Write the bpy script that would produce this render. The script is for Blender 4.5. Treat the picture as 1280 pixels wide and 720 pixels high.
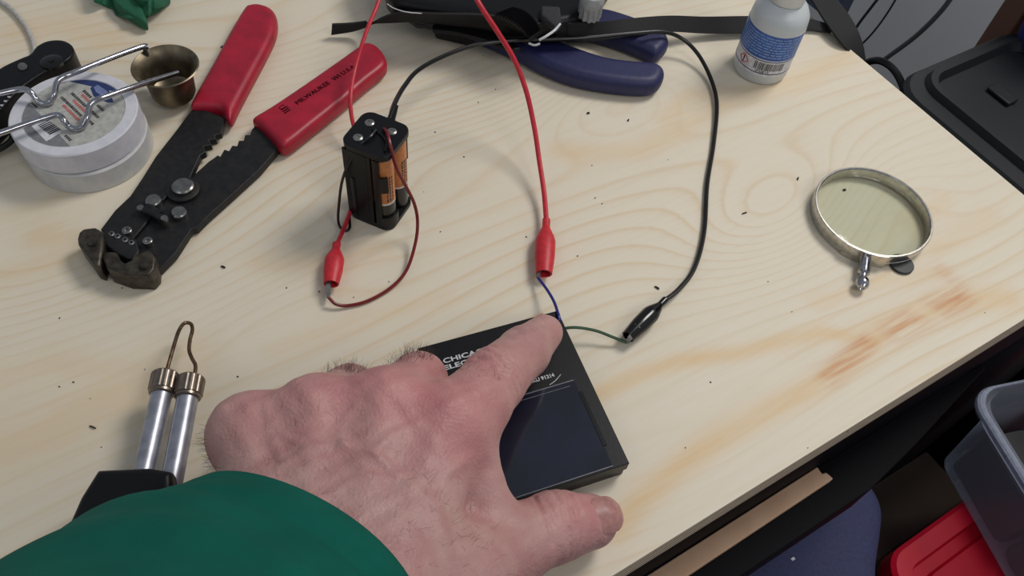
import bpy, bmesh, math, random
import numpy as np
from mathutils import Vector, Matrix
for o in list(bpy.data.objects): bpy.data.objects.remove(o)
random.seed(4); rng = np.random.RandomState(7)
SC = bpy.context.scene; COL = SC.collection
# ------------------------------------------------------------------ camera, world, lamps
TZ = 0.75            # height of the bench top above the floor
H = 0.32             # camera above the bench top
FPX = 1040.0         # focal length in pixels of the 1280 px frame
NAD = np.array([540.0 - 640, 1095.0 - 360, FPX]); NAD /= np.linalg.norm(NAD)
ZW = -NAD; F_ = np.array([0, 0, 1.0]); YW = F_ - (F_ @ ZW) * ZW; YW /= np.linalg.norm(YW); XW = np.cross(YW, ZW)
RM = np.array([XW, YW, ZW])
camd = bpy.data.cameras.new('camera'); cam = bpy.data.objects.new('camera', camd); COL.objects.link(cam)
cx, cy, cz = RM @ np.array([1, 0, 0]), RM @ np.array([0, -1, 0]), RM @ np.array([0, 0, -1])
cam.matrix_world = Matrix(((cx[0], cy[0], cz[0], 0), (cx[1], cy[1], cz[1], 0), (cx[2], cy[2], cz[2], TZ + H), (0, 0, 0, 1)))
camd.sensor_width = 36; camd.lens = FPX / 1280 * 36; camd.clip_start = 0.01; camd.clip_end = 50
SC.camera = cam
world = bpy.data.worlds.new('world'); SC.world = world; world.use_nodes = True
bg = world.node_tree.nodes['Background']; bg.inputs['Color'].default_value = (0.80, 0.88, 1.0, 1); bg.inputs['Strength'].default_value = 0.28
def area(name, loc, target, sx, sy, power, col):
    d = bpy.data.lights.new(name, 'AREA'); d.shape = 'RECTANGLE'; d.size = sx; d.size_y = sy; d.energy = power; d.color = col
    o = bpy.data.objects.new(name, d); COL.objects.link(o); o.location = loc
    o.rotation_euler = (Vector(target) - Vector(loc)).to_track_quat('-Z', 'Y').to_euler(); return o
area('ceiling_or_fill_light', (0.62, 0.84, 1.85), (0.05, 0.35, 0.75), 0.42, 0.42, 10.5, (1.0, 0.96, 0.915))
area('ceiling_or_fill_light', (-0.9, -0.9, 2.25), (0.3, 0.5, 0.75), 1.0, 0.6, 2.0, (1.0, 0.97, 0.94))  # added fill lamp behind the camera, brightens the wall and hand
area('ceiling_or_fill_light', (0.95, -0.55, 2.1), (0.9, 0.9, 0.8), 0.7, 0.5, 5.5, (1.0, 0.98, 0.96))  # added fill lamp on the right, lifts the wall, tote and tub
SC.view_settings.view_transform = 'Standard'; SC.view_settings.look = 'None'
SC.view_settings.gamma = 1; SC.view_settings.use_curve_mapping = False; SC.view_settings.exposure = -0.12

# ------------------------------------------------------------------ helpers
def P(px, py, z=0.0):
    """point of the place seen at that pixel, z millimetres above the bench top"""
    d = RM @ np.array([px - 640, py - 360, FPX]); t = (z / 1000 - H) / d[2]
    v = d * t + np.array([0, 0, H]); return Vector((v[0], v[1], v[2] + TZ))
def mm(px, py, z=0.0):
    """millimetres per pixel there"""
    p = P(px, py, z) - Vector((0, 0, TZ + H)); return p.length / FPX * 1000
def srgb(r, g, b):
    f = lambda c: (c / 255 / 12.92) if c <= 10 else ((c / 255 + .055) / 1.055) ** 2.4
    return (f(r), f(g), f(b), 1)
def mat(name, rgb, rough=.5, metal=0., noise=None, nscale=400, bump=0., bscale=1500, spec=.5, coat=0., trans=0., sss=0.):
    m = bpy.data.materials.new(name); m.use_nodes = True; nt = m.node_tree; b = nt.nodes['Principled BSDF']
    b.inputs['Base Color'].default_value = srgb(*rgb); b.inputs['Roughness'].default_value = rough; b.inputs['Metallic'].default_value = metal
    b.inputs['Specular IOR Level'].default_value = spec; b.inputs['Coat Weight'].default_value = coat
    b.inputs['Transmission Weight'].default_value = trans
    tc = nt.nodes.new('ShaderNodeTexCoord')
    if sss:
        b.inputs['Subsurface Weight'].default_value = sss; b.inputs['Subsurface Scale'].default_value = .004
        b.inputs['Subsurface Radius'].default_value = (1, .35, .2)
    n = nt.nodes.new('ShaderNodeTexNoise'); n.inputs['Scale'].default_value = nscale; n.inputs['Detail'].default_value = 4
    nt.links.new(tc.outputs['Object'], n.inputs['Vector'])
    r = nt.nodes.new('ShaderNodeMix'); r.data_type = 'RGBA'
    c2 = noise or tuple(max(0, c * .88) for c in rgb)
    r.inputs[6].default_value = srgb(*rgb); r.inputs[7].default_value = srgb(*c2)
    mr = nt.nodes.new('ShaderNodeMapRange'); mr.inputs[1].default_value = .35; mr.inputs[2].default_value = .65
    nt.links.new(n.outputs['Fac'], mr.inputs[0]); nt.links.new(mr.outputs[0], r.inputs[0]); nt.links.new(r.outputs[2], b.inputs['Base Color'])
    if bump:
        n2 = nt.nodes.new('ShaderNodeTexNoise'); n2.inputs['Scale'].default_value = bscale; n2.inputs['Detail'].default_value = 3
        nt.links.new(tc.outputs['Object'], n2.inputs['Vector'])
        bp = nt.nodes.new('ShaderNodeBump'); bp.inputs['Strength'].default_value = bump; bp.inputs['Distance'].default_value = .0004
        nt.links.new(n2.outputs['Fac'], bp.inputs['Height']); nt.links.new(bp.outputs['Normal'], b.inputs['Normal'])
    return m
WORG = {}
def worg(o): return WORG.get(o.name, Vector((0, 0, 0))) if o else Vector((0, 0, 0))
def obj(name, bm, m, parent=None, smooth=True, bevel=0, bseg=2, base=None, recalc=True, angle=35):
    if recalc: bmesh.ops.recalc_face_normals(bm, faces=bm.faces)
    if parent is None:
        if base is None:
            vs = [v.co for v in bm.verts]; lo = [min(v[i] for v in vs) for i in range(3)]; hi = [max(v[i] for v in vs) for i in range(3)]
            base = Vector(((lo[0] + hi[0]) / 2, (lo[1] + hi[1]) / 2, lo[2]))
        org = Vector(base)
    else: org = worg(parent)
    bmesh.ops.translate(bm, verts=bm.verts, vec=-org)
    me = bpy.data.meshes.new(name); bm.to_mesh(me); bm.free()
    for mt in (m if isinstance(m, (list, tuple)) else [m]): me.materials.append(mt)
    if smooth:
        for p in me.polygons: p.use_smooth = True
        try: me.set_sharp_from_angle(angle=math.radians(angle))
        except Exception: pass
    o = bpy.data.objects.new(name, me); COL.objects.link(o)
    if parent is None: o.location = org
    else: o.parent = parent
    WORG[o.name] = org
    if bevel:
        b = o.modifiers.new('bevel', 'BEVEL'); b.width = bevel; b.segments = bseg; b.limit_method = 'ANGLE'; b.angle_limit = math.radians(40)
        b.harden_normals = False
    return o
def thing(name, loc, label, cat, group=None):
    o = bpy.data.objects.new(name, None); COL.objects.link(o); o.location = loc; o.empty_display_size = .01
    WORG[o.name] = Vector(loc); o['label'] = label; o['category'] = cat
    if group: o['group'] = group
    return o
def tag(o, label, cat, group=None, kind=None):
    o['label'] = label; o['category'] = cat
    if group: o['group'] = group
    if kind: o['kind'] = kind
    return o
def struct(o): o['kind'] = 'structure'; return o
def prism(bm, pts, z0, z1, mi=0):
    """pts: (x, y) world outline; z in millimetres above the bench"""
    lo = [bm.verts.new((p[0], p[1], TZ + z0 / 1000)) for p in pts]; hi = [bm.verts.new((p[0], p[1], TZ + z1 / 1000)) for p in pts]
    n = len(pts); fs = [bm.faces.new(lo[::-1]), bm.faces.new(hi)]
    for i in range(n): fs.append(bm.faces.new((lo[i], lo[(i + 1) % n], hi[(i + 1) % n], hi[i])))
    for f in fs: f.material_index = mi
def outline(pxs, z): return [P(x, y, z) for x, y in pxs]
def frame(d, up=Vector((0, 0, 1))):
    d = d.normalized()
    if abs(d.dot(up)) > .98: up = Vector((0, 1, 0))
    s = d.cross(up).normalized(); u = s.cross(d).normalized(); return s, u, d
def loft(bm, rings, cap=True, closed=True, mi=0):
    vr = [[bm.verts.new(p) for p in r] for r in rings]; n = len(rings[0])
    for a, b in zip(vr[:-1], vr[1:]):
        for i in range(n if closed else n - 1):
            f = bm.faces.new((a[i], a[(i + 1) % n], b[(i + 1) % n], b[i])); f.material_index = mi
    if cap:
        for r in (vr[0][::-1], vr[-1]):
            f = bm.faces.new(r); f.material_index = mi
    return vr
def spline(pts, sub=8):
    pts = [Vector(p) for p in pts]
    if len(pts) < 3: return pts
    q = [pts[0] * 2 - pts[1]] + pts + [pts[-1] * 2 - pts[-2]]; out = []
    for i in range(1, len(q) - 2):
        for k in range(sub):
            t = k / sub; a, b, c, d = q[i - 1], q[i], q[i + 1], q[i + 2]
            out.append(.5 * ((2 * b) + (c - a) * t + (2 * a - 5 * b + 4 * c - d) * t * t + (3 * b - a - 3 * c + d) * t ** 3))
    out.append(pts[-1]); return out
def tube(bm, pts, r, seg=10, sub=8, mi=0, sm=True):
    c = spline(pts, sub) if sm else [Vector(p) for p in pts]
    rr = r if isinstance(r, (list, tuple)) else None; up = None; rings = []
    for i, p in enumerate(c):
        d = (c[min(i + 1, len(c) - 1)] - c[max(i - 1, 0)]).normalized()
        if up is None: s, up, _ = frame(d)
        s = d.cross(up).normalized(); up = s.cross(d).normalized()
        rad = (rr[0] + (rr[1] - rr[0]) * i / (len(c) - 1)) if rr else r
        rings.append([p + (s * math.cos(2 * math.pi * k / seg) + up * math.sin(2 * math.pi * k / seg)) * rad for k in range(seg)])
    loft(bm, rings, mi=mi)
def lathe(bm, prof, base, axis=Vector((0, 0, 1)), seg=48, mi=0, cap=True, sc=(1, 1)):
    """prof: (radius, height) in mm along axis from base"""
    s, u, d = frame(Vector(axis)); b = Vector(base)
    rings = [[b + d * (h / 1000) + (s * math.cos(2 * math.pi * k / seg) * sc[0] + u * math.sin(2 * math.pi * k / seg) * sc[1]) * max(r, .01) / 1000 for k in range(seg)] for r, h in prof]
    return loft(bm, rings, cap=cap, mi=mi)
def box(bm, o, a, b, c, mi=0):
    """box from corner o with edge vectors a, b, c"""
    o, a, b, c = map(Vector, (o, a, b, c)); v = [bm.verts.new(o + a * i + b * j + c * k) for i in (0, 1) for j in (0, 1) for k in (0, 1)]
    for q in ((0, 1, 3, 2), (4, 6, 7, 5), (0, 4, 5, 1), (2, 3, 7, 6), (0, 2, 6, 4), (1, 5, 7, 3)):
        f = bm.faces.new([v[i] for i in q]); f.material_index = mi
def text(bm, s, size, org, xd, yd, bold=0, ext=.00006, wrap=None, mi=0, stretch=1.0, width=None, right=False):
    cu = bpy.data.curves.new('t', 'FONT'); cu.body = s; cu.size = size; cu.offset = bold; cu.extrude = ext; cu.resolution_u = 3
    to = bpy.data.objects.new('t', cu); COL.objects.link(to); bpy.context.view_layer.update()
    me = bpy.data.meshes.new_from_object(to.evaluated_get(bpy.context.evaluated_depsgraph_get()))
    bpy.data.objects.remove(to); xd, yd = Vector(xd).normalized(), Vector(yd).normalized(); nd = xd.cross(yd)
    if width: stretch = width / max(v.co.x for v in me.vertices)
    if right: org = Vector(org) - xd * stretch * max(v.co.x for v in me.vertices)
    vs = []
    for v in me.vertices:
        x, y, z = v.co; x *= stretch
        vs.append(bm.verts.new(wrap(x, y, z + ext) if wrap else Vector(org) + xd * x + yd * y + nd * (z + ext)))
    for p in me.polygons:
        try: f = bm.faces.new([vs[i] for i in p.vertices]); f.material_index = mi
        except ValueError: pass
    w = max((v.co.x for v in me.vertices), default=0) * stretch; bpy.data.meshes.remove(me); return w
B = bmesh.new
# table frame: U runs along the front edge from the right-hand corner, V runs inwards
CN = P(1386, 333, 0); U = Vector((-.794, -.608, 0)).normalized(); V = Vector((-.608, .794, 0)).normalized(); UP = Vector((0, 0, 1))
def T(u, v, z=0.0): return CN + U * (u / 1000) + V * (v / 1000) + UP * (z / 1000)

def nets(d, lo, st_, smooth_n=2):
    """surface of a distance field sampled on a grid: vertices and quads"""
    s = d < 0; nx, ny, nz = s.shape; cnt = np.zeros((nx - 1, ny - 1, nz - 1), np.int16); cs = [(i, j, k) for i in (0, 1) for j in (0, 1) for k in (0, 1)]
    for i, j, k in cs: cnt += s[i:nx - 1 + i, j:ny - 1 + j, k:nz - 1 + k]
    act = (cnt > 0) & (cnt < 8); ids = -np.ones(act.shape, int); ids[act] = np.arange(act.sum()); ci = np.argwhere(act)
    acc = np.zeros((len(ci), 3)); w = np.zeros(len(ci))
    for a in cs:
        for ax in range(3):
            if a[ax]: continue
            b = list(a); b[ax] = 1; va = d[ci[:, 0] + a[0], ci[:, 1] + a[1], ci[:, 2] + a[2]]; vb = d[ci[:, 0] + b[0], ci[:, 1] + b[1], ci[:, 2] + b[2]]
            cr = (va < 0) != (vb < 0); t = np.where(cr, va / np.where(cr, va - vb, 1), 0); p = np.tile(np.array(a, float), (len(ci), 1)); p[:, ax] += t
            acc[cr] += p[cr]; w[cr] += 1
    vv = (ci + acc / w[:, None]) * st_ + lo; faces = []
    for ax in range(3):
        o1, o2 = (ax + 1) % 3, (ax + 2) % 3; sl = [slice(0, -1) if k == ax else slice(1, -1) for k in range(3)]; sh = [slice(1, None) if k == ax else slice(1, -1) for k in range(3)]
        A_ = s[tuple(sl)]; B_ = s[tuple(sh)]; e = np.argwhere(A_ != B_); off = np.array([0 if k == ax else 1 for k in range(3)]); e0 = e + off; fl = A_[tuple(e.T)]
        def g(da, db): q = e0.copy(); q[:, o1] -= da; q[:, o2] -= db; return ids[q[:, 0], q[:, 1], q[:, 2]]
        q = np.stack([g(0, 0), g(1, 0), g(1, 1), g(0, 1)], 1); q[~fl] = q[~fl][:, ::-1]; faces.append(q)
    faces = np.concatenate(faces); faces = faces[(faces >= 0).all(1)]
    for _ in range(smooth_n):
        ac = np.zeros_like(vv); cn = np.zeros(len(vv))
        for a in range(4): np.add.at(ac, faces[:, a], vv[faces[:, (a + 1) % 4]]); np.add.at(cn, faces[:, a], 1)
        vv = vv * .4 + ac / np.maximum(cn, 1)[:, None] * .6
    return vv, faces
def padded(bm, pts, z0, z1, inset, mi=0, n=4, step=.6, warp=None):
    """solid with that outline and rounded-over rims; inset = rim radius in mm"""
    q = np.array([(p[0], p[1]) for p in pts]) * 1000; r = min(inset, (z1 - z0) / 2 - .01); hh = (z1 - z0) / 2; mid = (z0 + z1) / 2
    lo = np.array([q[:, 0].min() - 2 * step, q[:, 1].min() - 2 * step, z0 - 2 * step]); hi = np.array([q[:, 0].max() + 2 * step, q[:, 1].max() + 2 * step, z1 + 2 * step])
    k = np.ceil((hi - lo) / step).astype(int) + 1; xs, ys, zs = [lo[i] + step * np.arange(k[i]) for i in range(3)]
    X, Y = np.meshgrid(xs, ys, indexing='ij'); dd = np.full(X.shape, 1e9); ins = np.zeros(X.shape, bool)
    for i in range(len(q)):
        a, b = q[i - 1], q[i]; ab = b - a
        if ab @ ab < 1e-9: continue
        t = np.clip(((X - a[0]) * ab[0] + (Y - a[1]) * ab[1]) / (ab @ ab), 0, 1); dd = np.minimum(dd, np.hypot(X - a[0] - t * ab[0], Y - a[1] - t * ab[1]))
        c = ((a[1] > Y) != (b[1] > Y)) & (X < (b[0] - a[0]) * (Y - a[1]) / (b[1] - a[1] + 1e-12) + a[0]); ins ^= c
    dd = np.where(ins, -dd, dd)
    qx = dd[:, :, None] + r; qz = np.abs(zs[None, None, :] - mid) - hh + r
    if warp is not None: qz = np.abs(zs[None, None, :] - mid - warp(X, Y)[:, :, None]) - hh + r
    d = np.hypot(np.maximum(qx, 0), np.maximum(qz, 0)) + np.minimum(np.maximum(qx, qz), 0) - r
    vv, ff = nets(d, lo, step); vs = [bm.verts.new((x / 1000, y / 1000, TZ + z / 1000)) for x, y, z in vv]
    for f in ff: bm.faces.new([vs[i] for i in f]).material_index = mi
# ------------------------------------------------------------------ materials
M = {}
M['black'] = mat('black_plastic', (22, 22, 25), .42)
M['satin'] = mat('black_satin_plastic', (19, 19, 22), .36, spec=.25, bump=.1)
M['gloss'] = mat('glossy_black_vinyl', (12, 12, 13), .18)
M['blackwire'] = mat('black_wire_insulation', (16, 16, 17), .3)
M['redwire'] = mat('red_wire_insulation', (205, 42, 58), .35)
M['darkred'] = mat('dark_red_wire_insulation', (120, 22, 28), .35)
M['redboot'] = mat('red_vinyl', (208, 40, 52), .45)
M['redgrip'] = mat('red_dipped_grip', (174, 22, 50), .42, noise=(152, 18, 43), nscale=120, bump=.15, bscale=600)
M['ink'] = mat('dark_ink', (62, 6, 18), .6, spec=.1)
M['plate'] = mat('black_oxide_steel', (28, 29, 32), .5, .2, noise=(40, 39, 38), nscale=300, bump=.1, spec=.35)
M['jaw'] = mat('worn_steel', (84, 78, 68), .45, .6, noise=(52, 47, 42), nscale=250)
M['rivet'] = mat('rivet_steel', (150, 148, 145), .3, .95)
M['chrome'] = mat('chrome', (190, 190, 196), .16, 1.0)
M['nickel'] = mat('nickel_plate', (206, 202, 194), .2, 1.0)
M['brass'] = mat('tarnished_brass', (132, 122, 102), .4, .85, noise=(100, 90, 74), nscale=160, bump=.1, bscale=500)
M['alu'] = mat('dull_aluminium', (176, 178, 188), .38, .75, noise=(150, 152, 162), nscale=200)
M['collar'] = mat('knurled_collar', (140, 128, 118), .32, .9)
M['copper'] = mat('burnt_copper', (92, 68, 52), .35, .9, noise=(130, 110, 90), nscale=300)
M['white'] = mat('white_tape', (214, 214, 220), .55, noise=(200, 200, 208), nscale=150)
M['lowtape'] = mat('cloudy_white_tape', (205, 204, 202), .5, noise=(190, 190, 190), nscale=150)
M['labelgrey'] = mat('grey_label_paper', (186, 186, 180), .6)
M['labeldark'] = mat('mid_grey_label', (128, 130, 134), .6)
M['navy'] = mat('navy_print', (42, 58, 110), .5)
M['inkblack'] = mat('black_print', (45, 44, 48), .6)
M['inkred'] = mat('red_print', (206, 100, 92), .6)
M['paper'] = mat('white_paper', (225, 226, 230), .55)
M['bluelabel'] = mat('blue_label', (50, 98, 178), .35, noise=(38, 76, 150), nscale=90)
M['bottle'] = mat('frosted_bottle', (216, 222, 224), .35, noise=(212, 218, 220), nscale=30, trans=.15)
M['cap'] = mat('pale_cap', (226, 226, 218), .4, noise=(222, 222, 214), nscale=30, trans=.1)
M['bluegrip'] = mat('blue_foam_grip', (34, 38, 84), .5, bump=.2, bscale=900)
M['strap'] = mat('black_webbing', (26, 26, 28), .8, bump=.4, bscale=1200)
M['knob'] = mat('grey_knob', (165, 167, 168), .5)
M['green'] = mat('green_cloth', (26, 96, 66), .75, bump=.4, bscale=800)
M['whitecable'] = mat('white_cable', (196, 192, 186), .45)
M['bluewire'] = mat('blue_wire', (34, 38, 130), .35)
M['greenwire'] = mat('green_wire', (24, 74, 40), .35)
M['orange'] = mat('orange_battery_print', (206, 128, 66), .35)
M['barrel'] = mat('black_battery_print', (24, 24, 26), .25)
M['nail'] = mat('finger_nail', (178, 128, 122), .32)
M['hair'] = mat('brown_hair', (78, 58, 48), .5)
M['solder'] = mat('bright_solder', (165, 162, 158), .3, .9)
M['steel'] = mat('black_painted_steel', (14, 13, 17), .6, 0, spec=.08)
M['seat'] = mat('blue_seat_fabric', (60, 64, 102), .8, bump=.3)
M['redtote'] = mat('red_plastic', (186, 12, 42), .4, spec=.25, noise=(190, 14, 42), nscale=5)
M['tote'] = mat('charcoal_plastic', (30, 34, 38), .5, bump=.1)
M['bluejug'] = mat('blue_plastic', (34, 48, 118), .35)
M['brown'] = mat('brown_board', (134, 98, 82), .55, noise=(120, 86, 72), nscale=20)
M['carton'] = mat('brown_carton', (84, 72, 62), .9, noise=(78, 66, 56), nscale=10)
M['pale'] = mat('pale_strip_wood', (198, 162, 132), .6, noise=(188, 150, 120), nscale=60)
M['darkboard'] = mat('dark_board', (30, 26, 26), .7)
M['wall'] = mat('grey_wall_paint', (228, 229, 230), .8, noise=(224, 225, 226), nscale=3)
M['floor'] = mat('dark_floor', (48, 42, 40), .8, noise=(40, 36, 34), nscale=8)
M['ceiling'] = mat('ceiling_paint', (200, 200, 196), .9)
M['chip'] = mat('wood_chip', (58, 44, 34), .8)
M['blackchip'] = mat('black_chip', (18, 20, 18), .5)

def wood_material():
    m = bpy.data.materials.new('pine_plywood'); m.use_nodes = True; nt = m.node_tree; b = nt.nodes['Principled BSDF']; L = nt.links.new
    b.inputs['Roughness'].default_value = .52; b.inputs['Specular IOR Level'].default_value = .35
    def at(n): a = nt.nodes.new('ShaderNodeAttribute'); a.attribute_name = n; return a
    def math_(op, a, bb=None, clamp=False):
        k = nt.nodes.new('ShaderNodeMath'); k.operation = op; k.use_clamp = clamp
        for i, v in enumerate((a, bb)):
            if v is None: continue
            if isinstance(v, (int, float)): k.inputs[i].default_value = v
            else: L(v, k.inputs[i])
        return k.outputs[0]
    def mix(f, a, c):
        k = nt.nodes.new('ShaderNodeMix'); k.data_type = 'RGBA'
        L(f, k.inputs[0])
        for i, v in ((6, a), (7, c)):
            if isinstance(v, tuple): k.inputs[i].default_value = v
            else: L(v, k.inputs[i])
        return k.outputs[2]
    tc = nt.nodes.new('ShaderNodeTexCoord')
    mp = nt.nodes.new('ShaderNodeMapping'); mp.inputs['Rotation'].default_value = (0, 0, -math.radians(37.4)); mp.inputs['Scale'].default_value = (12, 260, 60)
    # fine fibre along the grain
    mp0 = nt.nodes.new('ShaderNodeMapping'); mp0.vector_type = 'POINT'; mp0.inputs['Rotation'].default_value = (0, 0, -math.radians(37.4))
    L(tc.outputs['Object'], mp0.inputs['Vector']); sc = nt.nodes.new('ShaderNodeVectorMath'); sc.operation = 'MULTIPLY'; sc.inputs[1].default_value = (30, 420, 60)
    L(mp0.outputs[0], sc.inputs[0])
    n = nt.nodes.new('ShaderNodeTexNoise'); n.inputs['Scale'].default_value = 1; n.inputs['Detail'].default_value = 4; L(sc.outputs[0], n.inputs['Vector'])
    n2 = nt.nodes.new('ShaderNodeTexNoise'); n2.inputs['Scale'].default_value = 9; n2.inputs['Detail'].default_value = 2; L(tc.outputs['Object'], n2.inputs['Vector'])
    h = at('ring').outputs['Fac']
    hj = math_('ADD', h, math_('MULTIPLY', n.outputs['Fac'], .22))
    fr = math_('FRACT', hj)
    cr = nt.nodes.new('ShaderNodeValToRGB'); L(fr, cr.inputs[0]); e = cr.color_ramp.elements
    e[0].position = 0; e[0].color = (0, 0, 0, 1); e[1].position = 1; e[1].color = (0, 0, 0, 1)
    for p, v in ((.45, .06), (.7, .3), (.85, .9), (.93, .3)):
        k = e.new(p); k.color = (v, v, v, 1)
    ringf = math_('MULTIPLY', cr.outputs[0], at('ringamp').outputs['Fac'])
    base = mix(n2.outputs['Fac'], srgb(228, 218, 198), srgb(219, 210, 191))
    c = mix(math_('MULTIPLY', ringf, .75, True), base, srgb(212, 186, 144))
    c = mix(math_('MULTIPLY', math_('SUBTRACT', n.outputs['Fac'], .45), .5, True), c, srgb(206, 186, 150))
    jam = math_('ADD', at('amber').outputs['Fac'], math_('MULTIPLY', math_('SUBTRACT', n.outputs['Fac'], .5), math_('MULTIPLY', at('amber').outputs['Fac'], 1.2)), True)
    c = mix(math_('MULTIPLY', jam, .85, True), c, srgb(220, 184, 128))
    jo = math_('MULTIPLY', at('scorch').outputs['Fac'], math_('MULTIPLY', math_('SUBTRACT', n.outputs['Fac'], .3), 2.6, True), True)
    c = mix(jo, c, srgb(196, 128, 78))
    L(c, b.inputs['Base Color'])
    bp = nt.nodes.new('ShaderNodeBump'); bp.inputs['Strength'].default_value = .12; bp.inputs['Distance'].default_value = .0003
    L(n.outputs['Fac'], bp.inputs['Height']); L(bp.outputs['Normal'], b.inputs['Normal'])
    return m
def ply_edge_material():
    m = bpy.data.materials.new('plywood_edge'); m.use_nodes = True; nt = m.node_tree; b = nt.nodes['Principled BSDF']; L = nt.links.new
    tc = nt.nodes.new('ShaderNodeTexCoord'); w = nt.nodes.new('ShaderNodeTexWave'); w.wave_type = 'BANDS'; w.bands_direction = 'Z'
    w.inputs['Scale'].default_value = 62; w.inputs['Distortion'].default_value = 1.2; w.inputs['Detail Scale'].default_value = 3
    L(tc.outputs['Object'], w.inputs['Vector'])
    cr = nt.nodes.new('ShaderNodeValToRGB'); L(w.outputs['Fac'], cr.inputs[0])
    cr.color_ramp.elements[0].color = srgb(150, 128, 104); cr.color_ramp.elements[1].color = srgb(214, 196, 170); cr.color_ramp.elements[0].position = .1; cr.color_ramp.elements[1].position = .6
    L(cr.outputs[0], b.inputs['Base Color']); b.inputs['Roughness'].default_value = .75; return m

# ------------------------------------------------------------------ setting
def plane_box(name, o, a, b, c, m): bm = B(); box(bm, o, a, b, c); return struct(obj(name, bm, m, smooth=False))
plane_box('floor', (-2.2, -1.5, -.05), (5, 0, 0), (0, 5, 0), (0, 0, .05), M['floor'])
bm = B(); box(bm, T(-900, -1500, -750), U * -.08, V * 3.4, UP * 2.6); struct(obj('wall_back', bm, M['wall'], smooth=False))

# ------------------------------------------------------------------ workbench
TW, TD, TT = 1150, 760, 18
bench = thing('workbench', T(TW / 2, TD / 2, -750), 'pine plywood workbench top with amber grain on a black steel frame', 'workbench')
def build_top():
    nu, nv = 300, 200; us = np.linspace(0, TW, nu + 1); vs = np.linspace(0, TD, nv + 1); UU, VV = np.meshgrid(us, vs, indexing='ij')
    def uv(px, py): p = P(px, py, 0) - CN; return np.array([p.dot(U), p.dot(V)]) * 1000
    h = VV / 9.0 + .6 * np.sin(UU / 90 + VV / 60) + .35 * np.sin(UU / 37 - VV / 45 + 1) + .9 * np.sin(UU / 170 + 2)
    def bump(px, py, su, sv, amp, tilt=0):
        c = uv(px, py); du = UU - c[0]; dv = VV - c[1] + tilt * du
        return amp * np.exp(-(du / su) ** 2 - (dv / sv) ** 2)
    for a in ((965, 265, 60, 28, 6, .1), (770, 120, 55, 32, -7, .05), (560, 190, 70, 30, -3.5, -.1), (60, 330, 70, 34, 4, 0), (360, 380, 60, 18, -2.5, .1), (1120, 250, 40, 26, -3, .1), (300, 60, 90, 30, 3, 0), (890, 550, 70, 16, 1.5, 0)):
        h = h + bump(*a)
    amp = .55 + .35 * np.sin(UU / 120 + VV / 50) * np.cos(UU / 260 - VV / 33)
    def poly(pts, w):
        q = [uv(*p) for p in pts]; d = np.full(UU.shape, 1e9)
        for a, b in zip(q[:-1], q[1:]):
            ab = b - a; t = np.clip(((UU - a[0]) * ab[0] + (VV - a[1]) * ab[1]) / (ab @ ab), 0, 1)
            d = np.minimum(d, np.hypot(UU - a[0] - t * ab[0], VV - a[1] - t * ab[1]))
        return np.exp(-(d / w) ** 2)
    amber = np.zeros_like(UU)
    for pts, w, s in (([(650, 530), (722, 505), (800, 468), (850, 452), (930, 440), (985, 425), (1030, 415), (1080, 425)], 3.2, .75),
                      ([(770, 660), (800, 625), (850, 582), (900, 548), (960, 512), (1010, 488), (1060, 455), (1100, 420)], 4.5, .75),
                      ([(1080, 425), (1140, 395), (1200, 375), (1260, 372)], 6, .6), ([(1020, 380), (1100, 350), (1180, 340)], 4, .35),
                      ([(700, 190), (800, 190), (900, 130), (1000, 100), (1060, 70)], 6, .4), ([(830, 150), (860, 120), (930, 112)], 5, .4),
                      ([(0, 560), (60, 540), (130, 500), (210, 480)], 12, .4), ([(-10, 480), (60, 455), (150, 470), (240, 440)], 7, .3),
                      ([(320, 330), (420, 330), (480, 310)], 5, .3), ([(50, 300), (120, 300), (60, 330), (0, 345)], 6, .3),
                      ([(1180, 250), (1140, 280), (1170, 310), (1240, 270)], 5, .3), ([(20, 40), (80, 30), (140, 50)], 10, .35), ([(340, 440), (450, 400), (560, 370)], 4, .25)):
        amber = np.maximum(amber, s * poly(pts, w * 1.25))
    amp = amp * (1 - .75 * np.clip(poly([(700, 620), (850, 520), (950, 470)], 26) + poly([(1100, 490), (1000, 560), (850, 650)], 12), 0, 1))
    sc = np.maximum(.95 * poly([(1035, 470), (1060, 450), (1085, 428)], 4.5), .8 * poly([(1115, 415), (1150, 395), (1200, 372)], 6.5))
    sc = np.maximum(sc, .5 * poly([(1180, 340), (1200, 360)], 5)) - .8 * poly([(1150, 388), (1165, 392)], 4); sc = np.clip(sc, 0, 1)
    co = [T(u, v, 0) for u in us for v in vs]; N1 = nv + 1
    n0 = len(co); verts = [tuple(c) for c in co]
    faces = [(i * N1 + j, (i + 1) * N1 + j, (i + 1) * N1 + j + 1, i * N1 + j + 1) for i in range(nu) for j in range(nv)]; nf = len(faces)
    bot = [T(0, 0, -TT), T(TW, 0, -TT), T(TW, TD, -TT), T(0, TD, -TT)]; bi = [n0, n0 + 1, n0 + 2, n0 + 3]; verts += [tuple(b) for b in bot]
    faces.append(tuple(bi))
    e0 = [i * N1 for i in range(nu + 1)]; e1 = [nu * N1 + j for j in range(nv + 1)]; e2 = [i * N1 + nv for i in range(nu, -1, -1)]; e3 = [j for j in range(nv, -1, -1)]
    for e, (a, b) in ((e0, (bi[0], bi[1])), (e1, (bi[1], bi[2])), (e2, (bi[2], bi[3])), (e3, (bi[3], bi[0]))): faces.append(tuple(e[::-1] + [a, b]))
    org = worg(bench); verts = [(x - org.x, y - org.y, z - org.z) for x, y, z in verts]
    me = bpy.data.meshes.new('plywood_top'); me.from_pydata(verts, [], faces); me.materials.append(wood_material()); me.materials.append(ply_edge_material())
    for i, p in enumerate(me.polygons): p.material_index = 0 if i < nf else 1
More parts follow.
